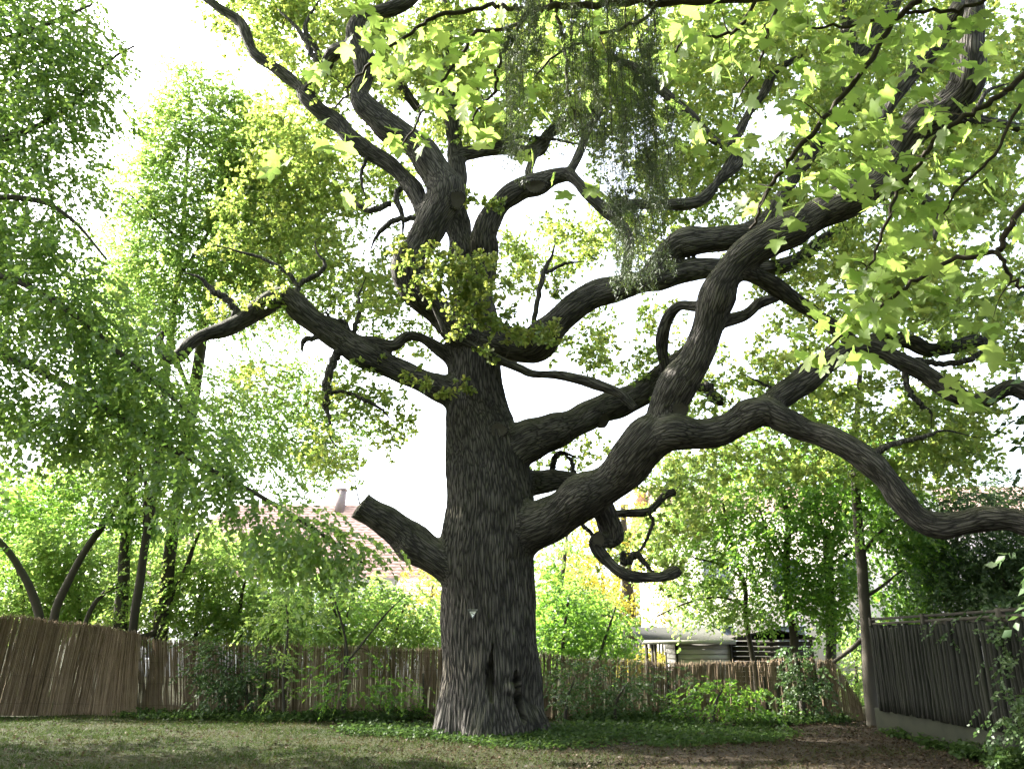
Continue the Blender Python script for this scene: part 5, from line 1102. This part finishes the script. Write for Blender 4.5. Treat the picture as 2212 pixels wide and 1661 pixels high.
# ================================================================== MAPLE OVERHEAD
_m = [(0, 0), (-.08, .14), (-.10, .31), (.00, .45), (.13, .39), (.22, .35), (.33, .50), (.47, .57), (.62, .65), (.63, .48), (.58, .35), (.62, .23), (.73, .28), (.82, .20), (.93, .12), (1.07, 0)]
def maple_leaf_mesh(seed):
    g = np.random.default_rng(seed); L = [(t + g.normal() * .012, s + g.normal() * .012) for t, s in _m]; L[0] = (0, 0)
    n = len(L); curl = g.uniform(.05, .3); dr = g.uniform(.05, .35)
    V = [(t, s, curl * s * .6 - dr * t * t * .5) for t, s in L] + [(t, -s, curl * s * .6 - dr * t * t * .5) for t, s in L[1:-1]]
    mid = len(V); V.append((.42, 0, -.02 - dr * .07)); V = [(t, s, z) for t, s, z in V]
    ring = list(range(n)) + [n + i for i in range(n - 3, -1, -1)]
    F = [(mid, ring[i], ring[(i + 1) % len(ring)]) for i in range(len(ring))]
    p = len(V); V += [(0, -.012, 0), (0, .012, 0), (-.35, .01, .16), (-.35, -.01, .16)]       # leaf stalk
    F += [(p, p + 1, p + 2), (p, p + 2, p + 3)]
    return np.array(V, float), np.array(F)
MAPLE_STEMS = [
 [(2060,-120,8,5.6),(1980,0,7,5.8),(1944,33,6.5),(1853,164,6),(1762,280,5.5),(1689,364,5),(1645,444,4),(1623,495,3,6.3)],
 [(2330,40,8,5.4),(2212,164,7,5.6),(2162,204,6.5),(2107,240,6),(2031,288,5.5),(2002,328,5),(1980,364,4.5),(1944,411,4),(1907,502,3.5),(1871,590,2.5,6.1)],
 [(2330,280,8,5.4),(2212,440,7,5.5),(2170,518,6.5),(2151,543,6),(2053,565,5),(1980,605,4.5),(1907,656,4),(1853,700,3.5),(1790,745,2.5,6.1)],
 [(2151,543,5,5.5),(2180,590,4),(2212,625,4),(2260,650,3,5.6)],
 [(2000,-60,7,5.8),(1700,-8,9,6.0),(1468,4,8),(1310,7,8),(1182,15,7),(1135,22,6),(1091,15,5),(1055,15,5),(946,33,4.5),(909,58,4),(837,106,3.5),(771,167,3),(727,233,2,6.6)],
 [(1140,24,5,6.2),(1120,55,4.5),(1044,66,4),(1008,98,4),(975,146,3.5),(928,218,3),(866,313,2,6.6)],
 [(1138,28,4.5,6.2),(1091,98,4),(1073,164,3.5),(1069,200,3),(1026,244,2.5),(1011,284,2,6.5)],
 [(2150,-10,5,5.7),(2085,15,4.5),(1980,25,4),(1907,40,3.5),(1798,58,3),(1725,62,2,6.2)],
 [(1190,-30,4.5,6.1),(1193,0,4),(1211,73,4),(1226,164,3.5),(1233,218,3),(1250,300,2,6.3)],
 [(1440,-10,4,6.0),(1383,47,4),(1310,69,3.5),(1219,102,3),(1157,160,2,6.4)],
 [(2212,210,4,5.6),(2150,330,3.5),(2080,400,3),(2040,460,2,5.9)],
 [(1640,-10,4,6.0),(1600,60,4),(1560,75,3.5),(1480,90,3),(1440,130,2,6.3)],
 [(1690,-10,4,6.0),(1660,60,4),(1640,140,3),(1600,200,2,6.2)],
]
MAPLE_BLOBS = [(880,90,110,80,26),(1000,80,90,70,24),(960,190,90,70,24),(1080,150,70,80,22),(870,250,60,50,8),(800,60,60,50,10),(730,60,40,60,5),(690,110,40,50,4),(860,310,40,30,5),(1030,260,60,40,9),(1190,70,70,60,16),(1300,60,80,60,18),(1420,70,80,60,20),
 (1240,180,50,60,8),(1330,150,70,50,10),(1430,180,60,50,9),(1540,80,80,70,22),(1640,60,70,60,18),(1590,170,60,60,12),(1660,190,60,60,10),(1740,90,80,70,20),(1830,70,70,60,18),(1800,190,70,60,16),(1900,150,80,80,24),(1980,80,70,70,18),(2060,130,60,70,14),
 (2140,70,60,60,16),(2190,160,40,60,8),(1740,290,60,60,13),(1830,290,70,60,18),(1930,270,70,60,17),(2030,230,50,60,10),(1700,390,50,50,10),(1780,390,60,50,14),(1860,370,70,50,16),(1950,370,60,60,14),(1650,440,40,40,8),(1700,450,40,30,5),(1560,300,50,40,6),(1480,250,50,50,6),
 (2050,370,60,60,14),(2130,340,50,70,10),(2180,440,40,60,7),(1900,480,60,50,12),(1990,480,60,50,14),(2080,490,50,50,9),(1850,570,50,40,10),(1930,570,70,40,16),(2020,590,60,40,14),(2100,600,50,40,9),(1830,650,60,40,12),(1910,660,60,40,13),(2000,660,50,40,9),(1790,720,50,30,9),(1860,730,50,30,9),
 (2110,690,50,50,7),(2170,640,40,50,6),(1740,775,30,30,4),(2080,830,40,30,6),(2180,760,30,40,3),(660,340,40,40,3),(700,290,40,40,4),(780,420,40,40,4),(1100,330,40,50,3),(1210,330,30,30,2),(1280,410,30,30,4),(2000,130,60,60,10)]
def maple():
    base = (6.2, -3.5, 0)
    root = thing('maple_tree', 'maple with broad pale green lobed leaves reaching in overhead', 'tree', base)
    C = catmull(np.array([(6.2, -3.5, -.3), (6.15, -3.4, 2), (6.0, -3.2, 4.5), (5.8, -3.0, 7.0), (5.7, -2.9, 10.5), (5.6, -2.8, 13.0)]), 5); R = np.interp(np.linspace(0, 1, len(C)), [0, .1, .6, 1], [.34, .26, .18, .06])
    V, F4, F3 = tube(C, R, 14, True, .05, 1); b = MB(); b.add(V, F4, F3, .4); link('trunk', b.mesh('trunk', True), STEM, root)
    sk, sr = [], []
    for k, pts in enumerate(MAPLE_STEMS):
        P, Q = pxpath(pts, 6); g = np.random.default_rng(700 + k); P[1:] += g.normal(size=(len(P) - 1, 3)) * .012
        if k in (0, 1, 2, 4):          # the four boughs that come from the trunk
            z = (6.0, 5.2, 4.2, 6.6)[(0, 1, 2, 4).index(k)]
            st = np.array([(5.85, -3.0, z), (5.9 - .15 * k, -.5, z + .9), P[0] + np.array((.5, -1.2, .15))]); P = np.vstack([catmull(np.vstack([st, P[:1]]), 6)[:-1], P]); Q = np.concatenate([np.linspace(.07, Q[0], len(P) - len(Q)), Q])
        V, F4, F3 = tube(P, Q, 7, True, .05, k); b = MB(); b.add(V, F4, F3, .3); link('branch', b.mesh('branch', True), TWIG, root); m = P[:, 1] > 4.5; sk.append(P[m]); sr.append(Q[m])
    sk = np.vstack(sk); sr = np.concatenate(sr)
    cen, spots = [], []
    for x, y, rx, ry, n in MAPLE_BLOBS:
        n = int(n * 1.35); m = max(1, n // 4)
        for c in range(m):
            r, a = math.sqrt(rng.random()), rng.uniform(0, 6.283); p = W(x + rx * r * math.cos(a), y + ry * r * math.sin(a), rng.uniform(5.6, 7.4) if y < 330 else rng.uniform(5.6, 6.6)); cen.append(p)
            for q in range(n // m): spots.append(p + rng.normal(size=3) * np.array((.13, .12, .08)))
    CC, RR, od = grow(sk, sr, np.array(cen), r0=.0042, K=6, bend=.1, maxr=.008)
    V, F = tubes_batch(CC, RR, 4); link('twigs', np_mesh('twigs', V, F, rnd=np.full(len(V), .3), smooth=True), TWIG, root, 'stuff')
    spots = np.array(spots); n = len(spots); protos = [maple_leaf_mesh(s) for s in range(8)]
    D = unit(rng.normal(size=(n, 3)) * np.array((.9, .7, .35)) + np.array((0, -.25, -.75))); Nn = unit(rng.normal(size=(n, 3)) * .45 + np.array((0, -.55, .75))); S = unit(np.cross(Nn, D)); Nn = np.cross(D, S); size = rng.uniform(.11, .19, n); rnd = np.clip(rng.beta(2, 2, n), 0, 1)
    px, py, dep = proj(spots); vis = (px > -20) & (px < 2230) & (py > -20); order = np.argsort(-(size / dep) * vis)
    meshes = []
    for s, (v, f) in enumerate(protos):
        me = np_mesh('leaf', v, f, rnd=np.full(len(v), .15 + .1 * s)); me.materials.append(MAPLELEAF); meshes.append(me)
    from mathutils import Matrix
    B = Vector(base)
    for j, i in enumerate(order[:300]):
        o = bpy.data.objects.new('leaf', meshes[j % 8]); COL.objects.link(o); o.parent = root
        M = Matrix(np.column_stack([D[i], S[i], Nn[i]]).tolist()).to_4x4(); M.translation = Vector(spots[i]) - B; o.matrix_local = M @ Matrix.Scale(size[i], 4)
    Vs, Fs, Rs, k0 = [], [], [], 0
    for j, i in enumerate(order[300:]):
        v, f = protos[j % 8]; w = spots[i] + (D[i] * v[:, :1] + S[i] * v[:, 1:2] + Nn[i] * v[:, 2:]) * size[i]; Vs.append(w); Fs.append(f + k0); Rs.append(np.full(len(v), rnd[i])); k0 += len(v)
    link('leaves', np_mesh('leaves', np.vstack(Vs), np.vstack(Fs), rnd=np.concatenate(Rs)), MAPLELEAF, root, 'stuff')
    # the rest of the crown above and behind the viewer
    q = 7600; c = np.stack([rng.uniform(-9, 15, q), rng.uniform(-12, 11.5, q), rng.uniform(5.0, 16.5, q)], -1); ok = ((c[:, 0] - 3) / 12) ** 2 + ((c[:, 1] - 0) / 11.5) ** 2 + ((c[:, 2] - 10.5) / 5.6) ** 2 < 1; pr = proj(c); ok &= ~((pr[2] > .3) & (pr[1] > -150) & (np.abs(pr[0] - 1106) < 1500)); c = c[ok]
    P, ax, nn, ll, lw, rn, tw = cluster_leaves(c, 16, .8, .24, .23, 'whorl'); foliage_part('upper_crown', root, MAPLELEAF, P, ax, nn, ll, lw, rn, RHOMBW)
maple()

# ================================================================== SPRUCE TWIGS HANGING IN FRONT
def spruce():
    base = (-3.2, -4.0, 0)
    root = thing('spruce_tree', 'spruce with dark needled twigs hanging in long curtains', 'tree', base)
    C = np.array([(-3.2, -4.0, -.3), (-3.2, -4, 4), (-3.15, -4, 9), (-3.1, -4, 15)]); V, F4, F3 = tube(catmull(C, 5), np.interp(np.linspace(0, 1, 16), [0, 1], [.3, .12]), 14, True, .04, 2); b = MB(); b.add(V, F4, F3, .4); link('trunk', b.mesh('trunk', True), STEM, root)
    a = W(1440, -260, 5.0); bb = W(1200, -250, 4.7)
    for e in (a, bb):
        P = catmull(np.array([(-3.1, -4.0, 9.2), (-1.6, -1.0, 9.3), (e + np.array((-.9, -1.2, .5))), e]), 8); V, F4, F3 = tube(P, np.linspace(.07, .02, len(P)), 8, True, .06, 4); b = MB(); b.add(V, F4, F3, .3); link('branch', b.mesh('branch', True), TWIG, root)
    strands = [(1146,-60,175,10,7),(1113,90,385,12,8),(1165,0,120,8,6),(1230,80,330,14,4),(1265,60,300,14,4),(1290,130,270,12,4),(1245,250,330,16,3),(1335,30,150,10,4),(1400,50,190,20,6),(1410,150,330,18,6),(1350,150,400,22,6),(1325,250,460,20,6),(1380,250,480,22,6),(1415,330,520,20,7),(1340,430,640,20,6),(1365,470,655,24,6),(1435,520,600,8,4),(1300,300,380,14,4),(1390,100,260,14,4),(1440,240,460,10,4),(1120,-60,60,10,4),(1300,-40,90,10,3)]
    V0, F0, R0, n0 = [], [], [], 0; T0, TR0 = [], []
    for x, y0, y1, sp, n in strands:
        for k in range(n):
            Y = rng.uniform(4.4, 5.2); xs = x + rng.normal() * sp; ya = y0 + rng.uniform(-10, 50) ; yb = y1 - rng.uniform(0, 70)
            p0, p1 = W(xs, ya, Y), W(xs + rng.normal() * 6, yb, Y); p1[0] = p0[0] + rng.normal() * .05; p1[1] = p0[1] + rng.normal() * .06
            top = np.array((p0[0] + rng.normal() * .06, p0[1], W(xs, min(ya, -60) - 60, Y)[2] if k == 0 else p0[2] + .18))
            c = catmull(np.array([top, (top + p0) / 2 + rng.normal(size=3) * .03, p0, (p0 + p1) / 2 + rng.normal(size=3) * .02, p1]), 5); T0.append(c); TR0.append(np.linspace(.0035, .0012, len(c)))
            m = int(np.linalg.norm(p1 - p0) * 900); u = rng.uniform(.25, 1, m) * (len(c) - 1); i = np.minimum(u.astype(int), len(c) - 2); P = c[i] + (c[i + 1] - c[i]) * (u - i)[:, None] + rng.normal(size=(m, 3)) * np.array((.020, .020, .012))
            D = unit(rng.normal(size=(m, 3)) + np.array((0, 0, -.9))); v, f, r = leaves(P, D, rdir(m), rng.uniform(.02, .042, m), np.full(m, .0046), (np.array([(0, -.5, 0), (0, .5, 0), (1, 0, 0)]), np.array([(0, 1, 2)])), rng.random(m)); V0.append(v); F0.append(f + n0); R0.append(r); n0 += len(v)
    link('needles', np_mesh('needles', np.vstack(V0), np.vstack(F0), rnd=np.concatenate(R0)), NEEDLE, root, 'stuff')
    V, F = tubes_batch(np.stack(T0), np.stack(TR0), 3); link('hanging_twigs', np_mesh('hanging_twigs', V, F, rnd=np.full(len(V), .2)), TWIG, root, 'stuff')
    q = 260; c = np.stack([rng.uniform(-6, 0, q), rng.uniform(-7, -1.5, q), rng.uniform(6, 14, q)], -1); P, ax, nn, ll, lw, rn, tw = cluster_leaves(c, 64, .8, .25, .03, 'spray'); foliage_part('upper_crown', root, NEEDLE, P, ax, nn, ll, lw, rn, RHOMB)
spruce()

# ================================================================== GROUND LAYER
grass(); litter()
cover('ground_cover', 'low green weeds growing round the foot of the oak', [(1060,1590,130,14,700,.10),(1250,1585,140,16,900,.14),(1400,1570,160,16,900,.16),(1560,1585,160,22,900,.12),(900,1580,90,12,500,.16),(790,1575,60,10,260,.18),(1180,1600,160,14,600,.09),(1480,1600,120,12,300,.08)], WEED, .06)
cover('ground_cover', 'weedy strip along the foot of the reed fences', [(400,1545,150,10,500,.18),(600,1550,150,10,600,.2),(800,1550,120,10,600,.24),(60,1512,60,12,420,.28),(1700,1555,140,12,600,.2),(1350,1550,120,10,500,.24),(200,1528,120,8,260,.12)], WEED, .075)
cover('ground_cover', 'straggling weeds at the foot of the palisade footing', [(1960,1585,50,12,160,.2),(2040,1605,60,12,200,.2),(2120,1630,60,14,220,.25),(2190,1655,50,14,200,.3)], WEED, .07)
